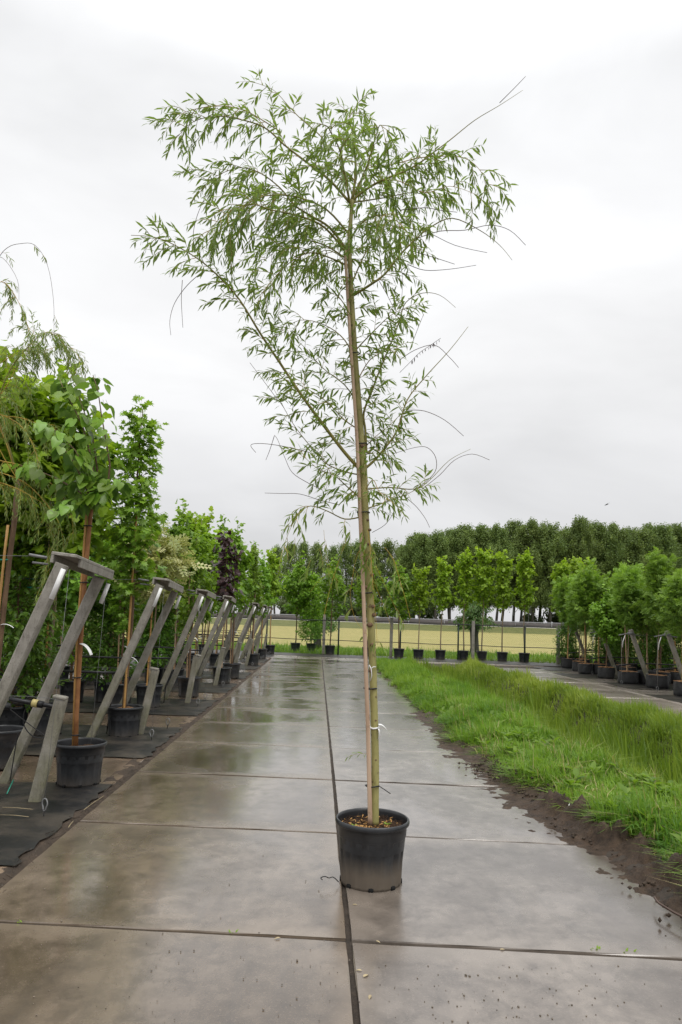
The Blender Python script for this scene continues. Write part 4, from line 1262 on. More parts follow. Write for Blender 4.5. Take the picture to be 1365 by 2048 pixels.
    put('dead_leaves', mb.mesh('dead_leaves', M['lf_purple']), bs, kind='stuff')
    # golden hanging shoots down the stem
    HANG = [([(700, 1065), (690, 1090), (672, 1140), (660, 1180), (652, 1215), (648, 1235)], .0022, 0), ([(725, 1090), (712, 1120), (705, 1160), (701, 1195), (712, 1240), (735, 1270)], .0018, .3),
            ([(736, 1060), (742, 1110), (746, 1160), (748, 1200), (752, 1235), (755, 1290)], .0024, .25), ([(738, 1075), (752, 1130), (775, 1180), (795, 1225), (800, 1240)], .0015, .3),
            ([(770, 1095), (788, 1120), (800, 1160), (812, 1200), (822, 1240)], .0024, .3), ([(735, 1130), (755, 1180), (775, 1230), (784, 1262)], .0014, .15),
            ([(648, 1060), (652, 1100), (662, 1140), (678, 1165)], .0014, .2), ([(662, 1145), (640, 1160), (620, 1185)], .0012, 0)]
    for i, (pl, r_, lf) in enumerate(HANG):
        q = branch_pts([W(x, y, -.06) for x, y in pl])
        h = put('hanging_shoot', MB().tube(q, np.linspace(r_, r_ * .6, len(q)).tolist(), 4).mesh('hanging_shoot', M['twig_yellow']), t)
        g = random.Random(40 + i)
        n = int(lf * 26)
        for s in range(n):
            k = g.randrange(2, len(q) - 1)
            put('leafy_twig', twig_mesh(q[k], Vector((g.gauss(0, 1), g.gauss(0, .6), -.4)), .07, .0012, 1.2, 5000 + i * 30 + s, M['twig_gold'], M['lf_willow_pale'], .07, .018, bare=.1), h, q[k])
    for (x, y) in ((640, 1100), (652, 1120), (622, 1120), (700, 1060), (690, 1075), (730, 1100), (742, 1105), (725, 1060), (745, 1150), (600, 1050), (590, 1075)):
        g = random.Random(x)
        b = W(x, y, -.1)
        put('leafy_twig', twig_mesh(b, Vector((g.gauss(0, .5), 0, -1)), .12, .0015, .8, x * 7, M['twig_gold'], M['lf_willow'], .085, .018, bare=0.0), t, b)
    b = W(742, 1508, -.02)
    put('leafy_twig', twig_mesh(b, Vector((-1, -.2, .1)), .16, .0012, .35, 77, M['twig_gold'], M['lf_willow_pale'], .045, .016, bare=.15), t, b)
M['cane_main'] = m_bamboo('pinkish_cane', (.38, .25, .165), (.56, .41, .29))
main_willow()

def left_willow():
    base = G(-2, 1535)
    t = thing('weeping_willow', 'golden weeping willow at the left edge with yellow drooping shoots', 'tree', (base.x, base.y, .012))
    Bv = Vector((base.x, base.y, .012))
    def W(px, py, off=0.0): return AT(px, py, base.y + off) - Bv
    put('pot', POT, t); put('soil', SOIL, t)
    tr_ = [W(-16, 1480), W(-8, 1360), W(2, 1270), W(12, 1180), W(20, 1110), W(28, 1050), W(33, 1000), W(36, 960)]
    put('trunk', MB().tube(tr_, [.030, .028, .027, .026, .026, .027, .030, .024], 10).mesh('trunk', M['bark_brown']), t)
    put('bamboo_stake', MB().tube([W(-26, 1470, -.04), W(-6, 1250, -.04), W(10, 1100, -.04), W(16, 1050, -.04)], .014, 8).mesh('bamboo_stake', M['bamboo_new']), t)
    tl = ring_mesh(.05, .008, .01, 'teal')
    put('tie', tl, t, W(10, 1120)); put('tie', TIE, t, W(5, 1150)); put('tie', TIE, t, W(-2, 1240))
    put('plant_label', LABEL, t, W(2, 1250, -.04), (0, -.4, .1))
    BR = [([(36, 960), (20, 900), (-5, 820), (20, 740), (60, 690), (90, 665), (120, 668)], .0, -.2, .010, 44, (.2, .55), 1.9),
          ([(36, 960), (10, 880), (-30, 780), (0, 790), (30, 740), (55, 700), (68, 660)], .0, .2, .009, 34, (.2, .5), 1.8),
          ([(-30, 640), (-10, 575), (10, 565), (35, 600), (55, 650), (68, 690)], .0, .1, .005, 22, (.12, .34), 1.8),
          ([(-40, 600), (-5, 520), (15, 495), (40, 487), (70, 490), (95, 530), (107, 600), (108, 665)], .0, .1, .0035, 4, (.10, .18), 1.5),
          ([(-60, 560), (-10, 518), (10, 520), (35, 560), (38, 600)], .1, .1, .003, 0, (.1, .2), 1),
          ([(36, 960), (0, 900), (-20, 830), (15, 835), (45, 855), (70, 900), (78, 950)], 0, -.4, .006, 12, (.15, .4), 1.8),
          ([(-50, 900), (0, 921), (40, 930), (80, 950), (115, 980), (140, 1020), (147, 1070)], -.3, -.4, .006, 16, (.15, .45), 2.0),
          ([(-50, 930), (0, 945), (50, 965), (95, 1010), (120, 1050)], -.3, -.5, .006, 16, (.18, .5), 2.0),
          ([(-40, 960), (0, 965), (40, 980), (75, 1000)], -.4, -.6, .005, 14, (.18, .5), 2.0),
          ([(-50, 800), (0, 829), (40, 835), (70, 845), (110, 850)], -.2, -.3, .005, 14, (.18, .5), 2.0),
          ([(-40, 760), (10, 720), (50, 700), (90, 700), (135, 690), (165, 725)], .1, .1, .005, 34, (.15, .45), 1.8),
          ([(100, 1000), (108, 1060), (102, 1120), (95, 1180), (85, 1225)], -.4, -.4, .0025, 14, (.12, .3), 1.2),
          ([(88, 1000), (97, 1060), (96, 1120), (82, 1190)], -.45, -.4, .0025, 10, (.12, .3), 1.2)]
    sd_ = 9000
    for (pl, o0, o1, r0, n_tw, tl_, fall) in BR:
        m = len(pl)
        q = branch_pts([W(x, y, o0 + (o1 - o0) * i / (m - 1)) for i, (x, y) in enumerate(pl)])
        K = len(q) - 1
        br = put('branch', MB().tube(q, [.0016 + (r0 - .0016) * (1 - i / K) for i in range(K + 1)], 5).mesh('branch', M['twig_yellow'] if r0 < .0095 and r0 > .004 else M['willow_branch'] if r0 > .004 else M['twig_dark']), t)
        g = random.Random(sd_)
        for s in range(n_tw):
            f = (.2 + .8 * (s + g.random() * .8) / n_tw) * K
            k = min(int(f), K - 1)
            b = q[k].lerp(q[k + 1], f - k); d = (q[k + 1] - q[k]).normalized()
            dd = d * .6 + Vector((g.gauss(0, .5), g.gauss(0, .5), g.uniform(-.3, .3)))
            sd_ += 1
            low = pl[-1][1] > 840
            put('leafy_twig', twig_mesh(b, dd, g.uniform(*tl_), .0018, fall, sd_, M['twig_yellow'], M['lf_willow_pale'] if g.random() < .6 or low else M['lf_willow'], .068, .0130, tone=g.uniform(.2, .8)), br, b)
left_willow()

# ================================================================== LEANING CONCRETE SUPPORTS, LEFT
def post_mesh(a, b, w=.09, d=.09, ch=.012, name='leaning_post', n=6):
    """square concrete post from a to b with worn arrises"""
    a, b = Vector(a), Vector(b)
    t = (b - a).normalized(); L = (b - a).length
    u = Vector((0, 1, 0)); u = (u - t * u.dot(t)).normalized(); v = t.cross(u)
    ring = [(-w + ch * 2, -d), (w - ch * 2, -d), (w, -d + ch * 2), (w, d - ch * 2), (w - ch * 2, d), (-w + ch * 2, d), (-w, d - ch * 2), (-w, -d + ch * 2)]
    V, F = [], []
    for i in range(n + 1):
        for (x, y) in ring:
            V.append(a + t * (L * i / n) + (v * x / 2 + u * y / 2))
    for i in range(n):
        F += [(i * 8 + k, i * 8 + (k + 1) % 8, i * 8 + 8 + (k + 1) % 8, i * 8 + 8 + k) for k in range(8)]
    F += [tuple(range(7, -1, -1)), tuple(n * 8 + k for k in range(8))]
    return MB().add(V, F).mesh(name, M['post'], smooth=False)
def eye_mesh():
    pts = [(0, 0, -.05), (0, 0, .045)]
    for i in range(15):
        a = -math.pi / 2 + .35 + (2 * math.pi - .7) * i / 14
        s = .030 if math.sin(a) > 0 else .030 * (1 + .5 * math.sin(a) ** 2)
        pts.append((.031 * math.cos(a) * (1 if math.sin(a) > -.3 else .8), .004 * math.sin(a * .5), .092 + s * 1.35 * math.sin(a)))
    return MB().tube(pts, .0055, 6).mesh('eye_bolt', M['steel'])
EYE = eye_mesh()
STRAP = MB().box((0, 0, -.11), (.038, .006, .22)).mesh('white_strap', M['tag'])
POS_W = ['nearest the camera', 'second from the camera', 'third from the camera', 'fourth from the camera', 'fifth from the camera', 'sixth from the camera', 'seventh from the camera', 'eighth from the camera']
sr = random.Random(12)
for k in range(0, 8):
    y0 = 5.66 + PER * k
    t = thing('leaning_support', f'leaning pair of concrete posts under a crossbeam, {POS_W[k]} on the left', 'support', (-2.85, y0, 0), group='leaning concrete supports along the left beds')
    tilt = sr.uniform(-.02, .02)
    gap = .98 if k < 2 else .86
    zt = 1.97
    put('leaning_post', post_mesh((0, 0, -.06), (.80 + tilt, -.03, zt), .092, .088), t)
    put('leaning_post', post_mesh((0, gap, -.06), (.80 + tilt, gap - .06, zt - .05), .092, .088), t)
    # crossbeam: a U-shaped concrete channel laid upside down on the two tops
    cb = MB()
    cb.box((0, 0, .042), (.20, 1.16, .024), ch=.005)
    cb.box((-.088, 0, -.002), (.024, 1.16, .064), ch=.005)
    cb.box((.088, .07, -.002), (.024, 1.02, .064), ch=.005)
    o = put('crossbeam', cb.mesh('crossbeam', M['post'], smooth=False), t, (.80 + tilt, .50 if k < 2 else .44, zt + .01), (-.05, sr.uniform(.05, .12), sr.uniform(-.03, .03)), (1, .95 if k < 2 else .84, 1))
    put('white_strap', STRAP, t, (.83 + tilt, -.085, zt - .04), (0, .32, .1), (1, 1, 1.15))
    put('white_strap', STRAP, t, (.86 + tilt, gap + .03, zt - .10), (0, .3, .2), (1, 1, .9))
    # wire grip and taut wire running into the row
    gp = MB().tube([(.66, .0, zt + .05), (.52, .0, zt + .07)], .012, 6).tube([(.66, .03, zt + .0), (.54, .02, zt + .01)], .009, 6)
    put('wire_clamp', gp.mesh('wire_clamp', M['steel']), t)
    put('wire', MB().tube([(.55, .0, zt + .06), (-1.5, 0, zt + .02), (-6.0, 0, zt + .06)], .0022, 4).mesh('wire', M['steel']), t)
    for (q, yy, nm) in ((0, -.06, 'front'), (1, gap - .05, 'rear')):
        e = thing('ground_anchor', f'{nm} steel eye bolt with taut wire, below the leaning posts {POS_W[k]}', 'ground anchor', (-2.05 + sr.uniform(-.02, .02), y0 + yy, .015), group='eye bolts in the black cloth')
        put('eye_bolt', EYE, e, None, (0, 0, sr.uniform(-.5, .5)))
        top = Vector((-2.85 + .86 + tilt, y0 + yy + .02, zt - .04)) - e.location
        put('guy_wire', MB().tube([(0, 0, .12), (top.x * .5, top.y * .5, .06 + top.z * .5), tuple(top)], .0016, 4).mesh('guy_wire', M['steel']), e)
    # short stub post in front
    s = thing('stub_post', f'short slightly leaning concrete stub post, {POS_W[k]} on the left', 'post', (-2.31, y0 + .36, 0), group='stub posts along the left beds')
    put('post', post_mesh((0, 0, -.05), (.15 + sr.uniform(-.03, .03), .02, .86), .098, .075, .012, 'post'), s)
    capm = MB().box((.16, .02, .873), (.11, .085, .026), Euler((0, .17, 0)).to_matrix(), 0, .006)
    put('cap', capm.mesh('cap', M['post']), s)
    put('wire', MB().tube([(.20, -.04, .85), (.10, -.05, .87), (-.10, 0, .875), (-.5, .1, .86), (-2.5, .1, .88)], .0022, 4).mesh('wire', M['steel']), s)
    # black pipes along the row
    for q, (zz, rr_) in enumerate(((.80, .017), (.98, .012))):
        b = thing('water_pipe', f'black horizontal pipe, {"lower" if q == 0 else "upper"} of the two in the {ORD[k]} left row', 'pipe', (-2.62, y0 + .30 + .28 * q, zz), group='black pipes along the left rows')
        sag = [(-x_, 0, .012 * math.sin(x_ * 1.3 + k) + .0) for x_ in np.linspace(.0, 7.5, 22)]
        put('pipe', MB().tube(sag, rr_, 7).mesh('pipe', M['pipe']), b)
        if q == 0:
            v = MB().tube([(0, 0, -.005), (.09, 0, -.005)], .028, 8).tube([(.045, 0, .02), (.045, 0, .09)], .014, 8).box((.045, 0, .10), (.05, .02, .02))
            put('valve', v.mesh('valve', M['rubber']), b, (.0, 0, 0))
            put('riser', MB().tube([(-.05, 0, 0), (-.06, .02, -.35), (-.10, .04, -zz)], .008, 5).mesh('riser', M['pipe']), b)
# feeder pipe with yellow coupling on the nearest stub post
b = thing('feeder_pipe', 'black feeder pipe with a yellow coupling at the nearest stub post', 'pipe', tuple(G(76, 1560) * 1.0))
Yb = 6.15
def FB(px, py): return AT(px, py, Yb) - b.location
put('pipe', MB().tube([FB(20, 1398), FB(45, 1403), FB(70, 1407)], .021, 8).mesh('pipe', M['pipe']), b)
put('pipe', MB().tube([FB(74, 1408), FB(96, 1411), FB(118, 1416)], .020, 8).mesh('pipe', M['pipe']), b)
put('coupling', MB().tube([FB(65, 1406), FB(76, 1408)], .034, 10).mesh('coupling', M['brass']), b)
put('clamp', MB().tube([FB(76, 1408), FB(86, 1410)], .031, 10).mesh('clamp', M['rubber']), b)
put('hose', MB().tube(branch_pts([FB(55, 1412), FB(47, 1430), FB(50, 1455), FB(66, 1473), FB(84, 1476), FB(103, 1473)]), .005, 5).mesh('hose', M['rubber']), b)
put('hose', MB().tube(branch_pts([FB(37, 1462), FB(30, 1500), FB(22, 1550), FB(20, 1562)]), .005, 5).mesh('hose', M['rubber']), b)
put('hose', MB().tube(branch_pts([FB(16, 1416), FB(60, 1450), FB(100, 1480)]), .004, 5).mesh('hose', M['rubber']), b)
# green plastic ends clipped on canes
for i, (px, py, Y) in enumerate(((60, 1158, 9.2), (62, 1175, 9.0), (286, 1168, 12.6), (364, 1182, 12.8), (250, 1187, 12.4))):
    p = AT(px, py, Y)
    tag(put('tree_clip', MB().tube([p + Vector((-.05, 0, 0)), p + Vector((.05, 0, 0))], .011, 7).mesh('tree_clip', M['teal'])),
        ['teal plastic clip on wire left of the tall front crossbeam, upper one', 'teal plastic clip on wire left of the tall front crossbeam, lower one', 'teal plastic clip left of the second crossbeam', 'teal plastic clip right of the second crossbeam', 'small teal plastic clip beside the slim tree in the second pot'][i], 'clip', 'teal clips on the support wires')

# ================================================================== FENCE
fx0, fx1 = -7.5, 19.0
fa = math.atan(-.2)
def FP(x, dy=0.0, z=0.0): return Vector((x, fence_y(x) + dy, z))
f = thing('wire_fence', 'dark green mesh fence with black top and middle rails in front of the field', 'fence', (0, 0, 0))
gx = [G(551, 1300).x, 0.72, G(911, 1317).x, G(1040, 1322).x]
gx = [-2.35, .95, 3.7, 6.2, 9.0, 11.9, 14.8, 17.7, -5.4]
for x in gx:
    put('fence_post', MB().tube([FP(x, .06, -.1), FP(x, .06, 1.62)], .035, 8).mesh('fence_post', M['green_steel']), f)
for zz, r_ in ((1.55, .022), (.66, .016)):
    pts = [FP(x, .0, zz + .012 * math.sin(x * 2.1)) for x in np.linspace(fx0, fx1, 40)]
    put('rail', MB().tube(pts, r_, 6).mesh('rail', M['pipe']), f)
wm = MB()
h = 1.5
step = .085
n = int((fx1 - fx0 + h) / step)
for s in (1, -1):
    for i in range(n):
        xa = fx0 - h * (s > 0) + i * step
        xb = xa + h * s if s > 0 else xa - h
        z0_, z1_ = .02, 1.52
        a, c = (xa, z0_), (xb, z1_)
        if a[0] < fx0 or c[0] < fx0 or a[0] > fx1 or c[0] > fx1: continue
        wm.tube([FP(a[0], .02 + .004 * s, a[1]), FP(c[0], .02 + .004 * s, c[1])], .0016, 3, 0, False)
put('wire_mesh', wm.mesh('wire_mesh', M['green_steel']), f, kind='stuff')
# pale concrete posts standing just before the fence
for (px, py, lab) in ((647, 1309, 'pale concrete post by the fence, left of the main tree trunk'), (782, 1315, 'pale concrete post by the fence, next to the pot right of the main trunk'),
                      (946, 1322, 'pale concrete post by the fence, between the fourth and fifth yellow-green trees'), (1117, 1329, 'pale concrete post by the fence, alone left of the bagged trees')):
    p = G(px, py)
    top = AT(px + 1.6, py - 80, p.y)
    s = thing('concrete_post', lab, 'post', (p.x, p.y, 0), group='concrete posts by the fence')
    put('post', post_mesh((0, 0, -.05), (0, 0, top.z), .13, .11, .012, 'post'), s)

# ---- trees along the fence
GF = 'potted trees along the wire fence'
def fence_tree(px, py, knd, lab, var, sc=1.0, hgt=None, **kw):
    p = G(px, py)
    return potted(knd, lab, 'tree', p.x, p.y, .012, sc, 'far', GF, stake=False, var=var, width=.86 if knd == 'maple' else 1.0, **kw)
fence_tree(591, 1303, 'wide_green', 'deep green round tree in a pot at the fence, left of the leafy column', 0, 1.10)
fence_tree(622, 1304, 'bright_column', 'bright green leafy column tree clothed down to its pot at the fence', 0, 1.0)
fence_tree(660, 1309, 'green', 'green tree in a pot between the leafy column and the main trunk', 1, 1.0)
fence_tree(735, 1313, 'green', 'green tree at the fence mostly hidden behind the main trunk', 2, .98)
fence_tree(798, 1316, 'green', 'darkest of the trees right of the main trunk, in the pot beside a concrete post', 0, 1.0)
fence_tree(837, 1318, 'maple', 'yellow-green tree at the fence, second pot right of the main trunk, low rounded crown', 0, .86)
fence_tree(881, 1319, 'maple', 'yellow-green tree at the fence with narrow crown, third pot right of the main trunk', 1, .93)
fence_tree(927, 1320, 'maple', 'largest yellow-green tree at the fence, fourth pot right of the main trunk', 2, 1.0)
fence_tree(964, 1321, 'maple', 'yellow-green tree in front of the pollard willow at the fence', 0, 1.06)
fence_tree(1005, 1323, 'maple', 'yellow-green tree at the fence, sixth pot right of the main trunk', 1, 1.0)
fence_tree(1049, 1325, 'maple', 'yellow-green tree at the right end of the fence pots, twin upright tops', 2, 1.0)
fence_tree(1152, 1331, 'maple', 'yellow-green tree at the fence, apart, just left of the bagged trees', 0, .97)

# ================================================================== BAGGED TREES AND LEANING POSTS, RIGHT
GR = 'bagged trees on the right'
for k in range(0, 5):
    yk = 16.95 + PER * k
    ncol = (4, 7, 7, 7, 7)[k]
    for j in range(ncol):
        x = (9.0, 9.0, 9.2, 9.9, 10.9)[k] + .62 * j + tree_rng.uniform(-.12, .12)
        knd = 'rowan'
        if k == 4: knd = 'maple' if j < 3 else 'rowan'
        if k in (1, 2, 3) and j in (2, 5): knd = 'wide_green'
        if k in (2, 3) and j in (3, 5) or k == 1 and j == 4 or k == 4 and j == 4: knd = 'hornbeam'
        col = ['nearest the ditch', 'second from the ditch', 'third from the ditch', 'fourth from the ditch', 'fifth from the ditch', 'sixth from the ditch', 'seventh from the ditch'][j]
        potted(knd, f'{dict(rowan="feather-leaved", maple="yellow-green", wide_green="lobe-leaved", hornbeam="dark bushy")[knd]} bagged tree, {ORD[k]} right row from the camera, {col}', 'tree',
               x, yk + .45 + tree_rng.uniform(-.55, .7), pot='bag', group=GR, width=tree_rng.uniform(.8, 1.1), scale=tree_rng.uniform(.82, .97) * (.84 if knd == 'wide_green' else .9 if knd == 'hornbeam' else 1), stake=tree_rng.random() < .5, stake_h=.72, ties=1)
for k in range(0, 4):
    for j in range(5):
        x = (9.3, 9.3, 9.7, 10.4)[k] + .75 * j + tree_rng.uniform(-.12, .12)
        knd = ('rowan', 'wide_green', 'rowan', 'hornbeam', 'rowan')[(j + k) % 5]
        potted(knd, f'{dict(rowan="feather-leaved", wide_green="lobe-leaved", hornbeam="dark bushy")[knd]} bagged tree between the {ORD[k]} and {ORD[k + 1]} right rows, {("nearest the ditch", "second from the ditch", "third from the ditch", "fourth from the ditch", "fifth from the ditch")[j]}', 'tree',
               x, 16.95 + PER * (k + .55) + tree_rng.uniform(-.3, .4), pot='bag', group=GR, width=tree_rng.uniform(.85, 1.1), scale=tree_rng.uniform(.82, .95) * (.82 if knd == 'wide_green' else .9 if knd == 'hornbeam' else 1), stake=False)
RB = [(1380, 1385, 1335, 1262), (1303, 1372, 1262, 1260), (1236, 1352, 1201, 1257), (1182, 1336, 1150, 1255), (1157, 1330, 1129, 1254)]
for k, (bx, by, tx, ty) in enumerate(RB):
    p = G(bx, by)
    top = AT(tx, ty, p.y - .05)
    t = thing('leaning_post', ['leaning pale concrete post cut by the right picture edge, with white wire bracket', 'leaning pale concrete post on the right, second from the picture edge', 'leaning pale concrete post in the middle of the five on the right', 'leaning pale concrete post on the right, second from the fence', 'leaning concrete post on the right, nearest the fence'][k], 'post', (p.x, p.y, 0), group='leaning posts on the right')
    d = top - Vector((p.x, p.y, 0))
    put('post', post_mesh((0, 0, -.05), tuple(d), .105, .10, .012, 'post'), t)
    br = MB().tube([d + Vector((-.38, -.08, -.16)), d + Vector((-.1, -.09, -.10)), d + Vector((.22, -.08, -.16))], .014, 6)
    br.box(d + Vector((-.04, -.085, -.1)), (.16, .03, .07))
    put('bracket', br.mesh('bracket', M['steel']), t)
    put('strap', MB().tube([d + Vector((-.20, -.09, -.16)), d + Vector((-.26, -.10, -.32)), d + Vector((-.27, -.08, -.5))], .011, 5).mesh('strap', M['tag']), t)
    put('wire', MB().tube([d + Vector((.2, -.05, -.15)), d + Vector((6, 0, -.12))], .006, 4).mesh('wire', M['pipe']), t)
    e = thing('ground_anchor', ['eye bolt with wire below the leaning post at the right picture edge', 'eye bolt with wire beside the bags, below the second leaning post from the right edge', 'eye bolt with wire in front of the middle leaning post on the right', 'eye bolt with wire before the second leaning post from the fence', 'eye bolt with wire before the leaning post nearest the fence'][k], 'ground anchor', (p.x + d.x - .28, p.y - .1, .0), group='eye bolts on the right')
    put('eye_bolt', EYE, e)
    put('guy_wire', MB().tube([(0, 0, .12), (.0, 0, d.z - .2)], .004, 4).mesh('guy_wire', M['steel']), e)
    w = thing('water_pipe', f'black pipe along the {["nearest", "second", "third", "fourth", "farthest"][k]} row of bagged trees on the right', 'pipe', (p.x - .9, p.y + .1, .55), group='black pipes on the right')
    put('pipe', MB().tube([(x_, .0, .08 * math.sin(min(x_, 1.5)) + .02 * math.sin(x_ * 3)) for x_ in np.linspace(0, 6, 18)], .02, 6).mesh('pipe', M['pipe']), w)

# ================================================================== TREES BEYOND THE FIELD
def poplar_meshes(seed, H, z0, Rm, n_leaf, ls, open_=.0):
    r = random.Random(seed); g = np.random.default_rng(seed)
    trunk = MB()
    pts = [(.35 * math.sin(i * .8 + seed), .3 * math.cos(i * .7 + seed), H * .96 * i / 9) for i in range(10)]
    trunk.tube(pts, [.36 * (1 - .92 * i / 9) for i in range(10)], 7)
    crown = MB()
    C, RA = [], []
    nl = 74
    for i in range(nl):
        u = (i + r.random()) / nl
        z = z0 + (H - z0) * u * .92
        R_ = Rm * min(1, .45 + 1.6 * u) * (1 - u ** 3.2) ** .8 + .3
        az = i * 2.4 + r.uniform(-.5, .5)
        L = R_ * r.uniform(.55, 1.12)
        k = min(int(z / (H * .96) * 9), 8)
        a = Vector(pts[k]); a.z = z
        e = a + Vector((math.cos(az) * L, math.sin(az) * L, L * r.uniform(.35, 1.0)))
        m = a.lerp(e, .5) + Vector((0, 0, .1 * L))
        crown.tube([a, m, e], [.10 * (1 - .6 * u), .06 * (1 - .6 * u), .015], 4, 0, False)
        for (q, s) in ((.35, .5), (.6, .75), (.82, .9), (1.0, .85)):
            if r.random() < open_: continue
            c = a.lerp(e, q) + Vector((r.gauss(0, .3), r.gauss(0, .3), r.gauss(.15, .3)))
            C.append(tuple(c)); RA.append(s * r.uniform(.45, 1.5))
    C = np.array(C); RA = np.array(RA)
    per = RA ** 2; per = per / per.sum()
    idx = g.choice(len(C), n_leaf, p=per)
    d = norm(g.normal(0, 1, (n_leaf, 3)))
    P = C[idx] + d * (RA[idx] * (g.random(n_leaf) ** .5 + np.abs(g.normal(0, .22, n_leaf))))[:, None] * np.array([.85, .85, 1.35])
    D = g.normal(0, .8, (n_leaf, 3)) + np.array([.25, 0, .1])
    N = d * .35 + g.normal(0, .7, (n_leaf, 3)) + np.array([0, 0, .55])
    crown.leaves(P, D, N, ls * g.uniform(.6, 1.4, n_leaf), CLUMP, np.clip(g.normal(.45, .22, n_leaf) + g.normal(0, .22, len(C))[idx], 0, 1), 1)
    return trunk.mesh('trunk', M['bark_grey']), crown.mesh('crown', [M['bark_grey'], M['lf_poplar']], smooth=False)
POP = [poplar_meshes(900 + i, 23.5 + (i % 3) * .9, 4.6, 4.1, 24000, .25) for i in range(4)]
POPL = [poplar_meshes(950 + i, 22.5 + i * .8, 4.2, 3.3, 12500, .25, .3) for i in range(3)]
pr = random.Random(31)
def far_tree(px, py_top, Y, meshes, lab, group, name='poplar_tree', base=1.0, hm=24.2):
    p = AT(px, 1240, Y)
    top = AT(px, py_top, Y).z
    t = thing(name, lab, 'tree', (p.x, Y, base), pr.uniform(0, 6.28), group, 1.0)
    tr, c = pr.choice(meshes)
    s = (top - base) / hm
    w = s * pr.uniform(.92, 1.12)
    put('trunk', tr, t, None, None, (w, w, s)); put('crown', c, t, None, None, (w, w, s), kind='stuff')
    return t
tops = [(812, 1088), (842, 1070), (872, 1060), (902, 1057), (930, 1052), (962, 1046), (995, 1044), (1030, 1040), (1064, 1040), (1098, 1040), (1130, 1046), (1162, 1043), (1192, 1040), (1225, 1050), (1258, 1052), (1290, 1056), (1320, 1052), (1350, 1056), (1385, 1058)]
for i, (px, py) in enumerate(tops):
    lab = ['tall poplar in the dense far row, ' + w for w in
           ('at its left end where the row starts', 'second from its left end', 'third from its left end', 'fourth from its left end', 'behind the largest yellow-green tree', 'behind the pollard willow', 'just right of the pollard willow', 'left of the twin-topped fence tree', 'behind the twin-topped fence tree', 'just right of the twin-topped fence tree', 'behind the lone concrete post', 'tallest, left below the flying bird', 'near the flying bird', 'right below the flying bird', 'above the middle leaning posts', 'fourth from the right picture edge', 'third from the right picture edge', 'second from the right picture edge', 'cut by the right picture edge')][i]
    far_tree(px, py + pr.uniform(-4, 4), 166 + pr.uniform(-3, 5), POP, lab, 'poplar row beyond the field')
for i in range(16):
    far_tree(826 + 36 * i, 1056 + pr.uniform(-8, 10), 182 + pr.uniform(-3, 3), POP, 'half-hidden poplar behind the dense far row, ' + ('first', 'second', 'third', 'fourth', 'fifth', 'sixth', 'seventh', 'eighth', 'ninth', 'tenth', 'eleventh', 'twelfth', 'thirteenth', 'fourteenth', 'fifteenth', 'sixteenth')[i] + ' from its left end', 'poplars standing behind the far row')
ltops = [(548, 1092), (575, 1082), (603, 1086), (632, 1080), (662, 1096), (690, 1088), (716, 1080), (744, 1084), (772, 1080), (795, 1090)]
for i, (px, py) in enumerate(ltops):
    lab = 'looser poplar with sky showing through, ' + ('above the far end of the left rows', 'left of the deep green fence tree', 'above the deep green fence tree', 'above the leafy column tree', 'right of the leafy column tree', 'left of the main trunk', 'next to the main trunk on its left', 'next to the main trunk on its right', 'between the main trunk and the dense row', 'touching the dense row')[i]
    far_tree(px, py + pr.uniform(-4, 4), 205 + pr.uniform(-5, 8), POPL, lab, 'loose poplars beyond the field', hm=23.2)
# soft shrubs behind the barrier
def shrub_mesh(seed, n=1500, ls=.30):
    g = np.random.default_rng(seed)
    C = g.normal(0, 1, (26, 3)) * np.array([1.5, 1.0, .7]) + np.array([0, 0, 1.9])
    idx = g.integers(0, 26, n); d = norm(g.normal(0, 1, (n, 3)))
    P = C[idx] + d * (.75 * g.random(n) ** .5)[:, None]
    P[:, 2] = np.abs(P[:, 2])
    mb = MB().leaves(P, g.normal(0, 1, (n, 3)), d + np.array([0, 0, .4]), ls * g.uniform(.6, 1.4, n), CLUMP, np.clip(g.normal(.5, .3, n), 0, 1), 0)
    return mb.mesh('crown', M['lf_shrub'], smooth=False)
M['lf_shrub'] = m_leaf('leaf_grey_shrub', (.06, .09, .03), (.12, .16, .06), None, .3, .5, .3, .15)
SHR = [shrub_mesh(s) for s in (1, 2, 3)]
for i, (px, w) in enumerate(((572, 1.0), (592, 1.2), (618, .9), (640, 1.0), (676, 1.1), (700, 1.0), (728, .9), (768, 1.0), (812, .9), (850, 1.1), (1060, .8), (1110, 1.0), (1150, .9))):
    p = AT(px, 1240, 178)
    t = thing('shrub', 'grey-green shrub behind the barrier, ' + ('leftmost', 'left of the deep green fence tree', 'behind the leafy column', 'right of the leafy column', 'left of the main trunk', 'near the main trunk on the left', 'hard by the main trunk on the left', 'hard by the main trunk on the right', 'behind the darkest fence tree', 'behind the second pot right of the main trunk', 'right of the sign', 'at the lone concrete post', 'left of the bagged trees')[i], 'shrub', (p.x, 178, .9), pr.uniform(0, 6), 'shrubs behind the barrier')
    put('crown', pr.choice(SHR), t, None, None, (w * 1.3, w * 1.3, w * 1.5), kind='stuff')
    put('trunk', MB().tube([(0, 0, 0), (.1, 0, 2)], .07, 5).mesh('trunk', M['bark_grey']), t)

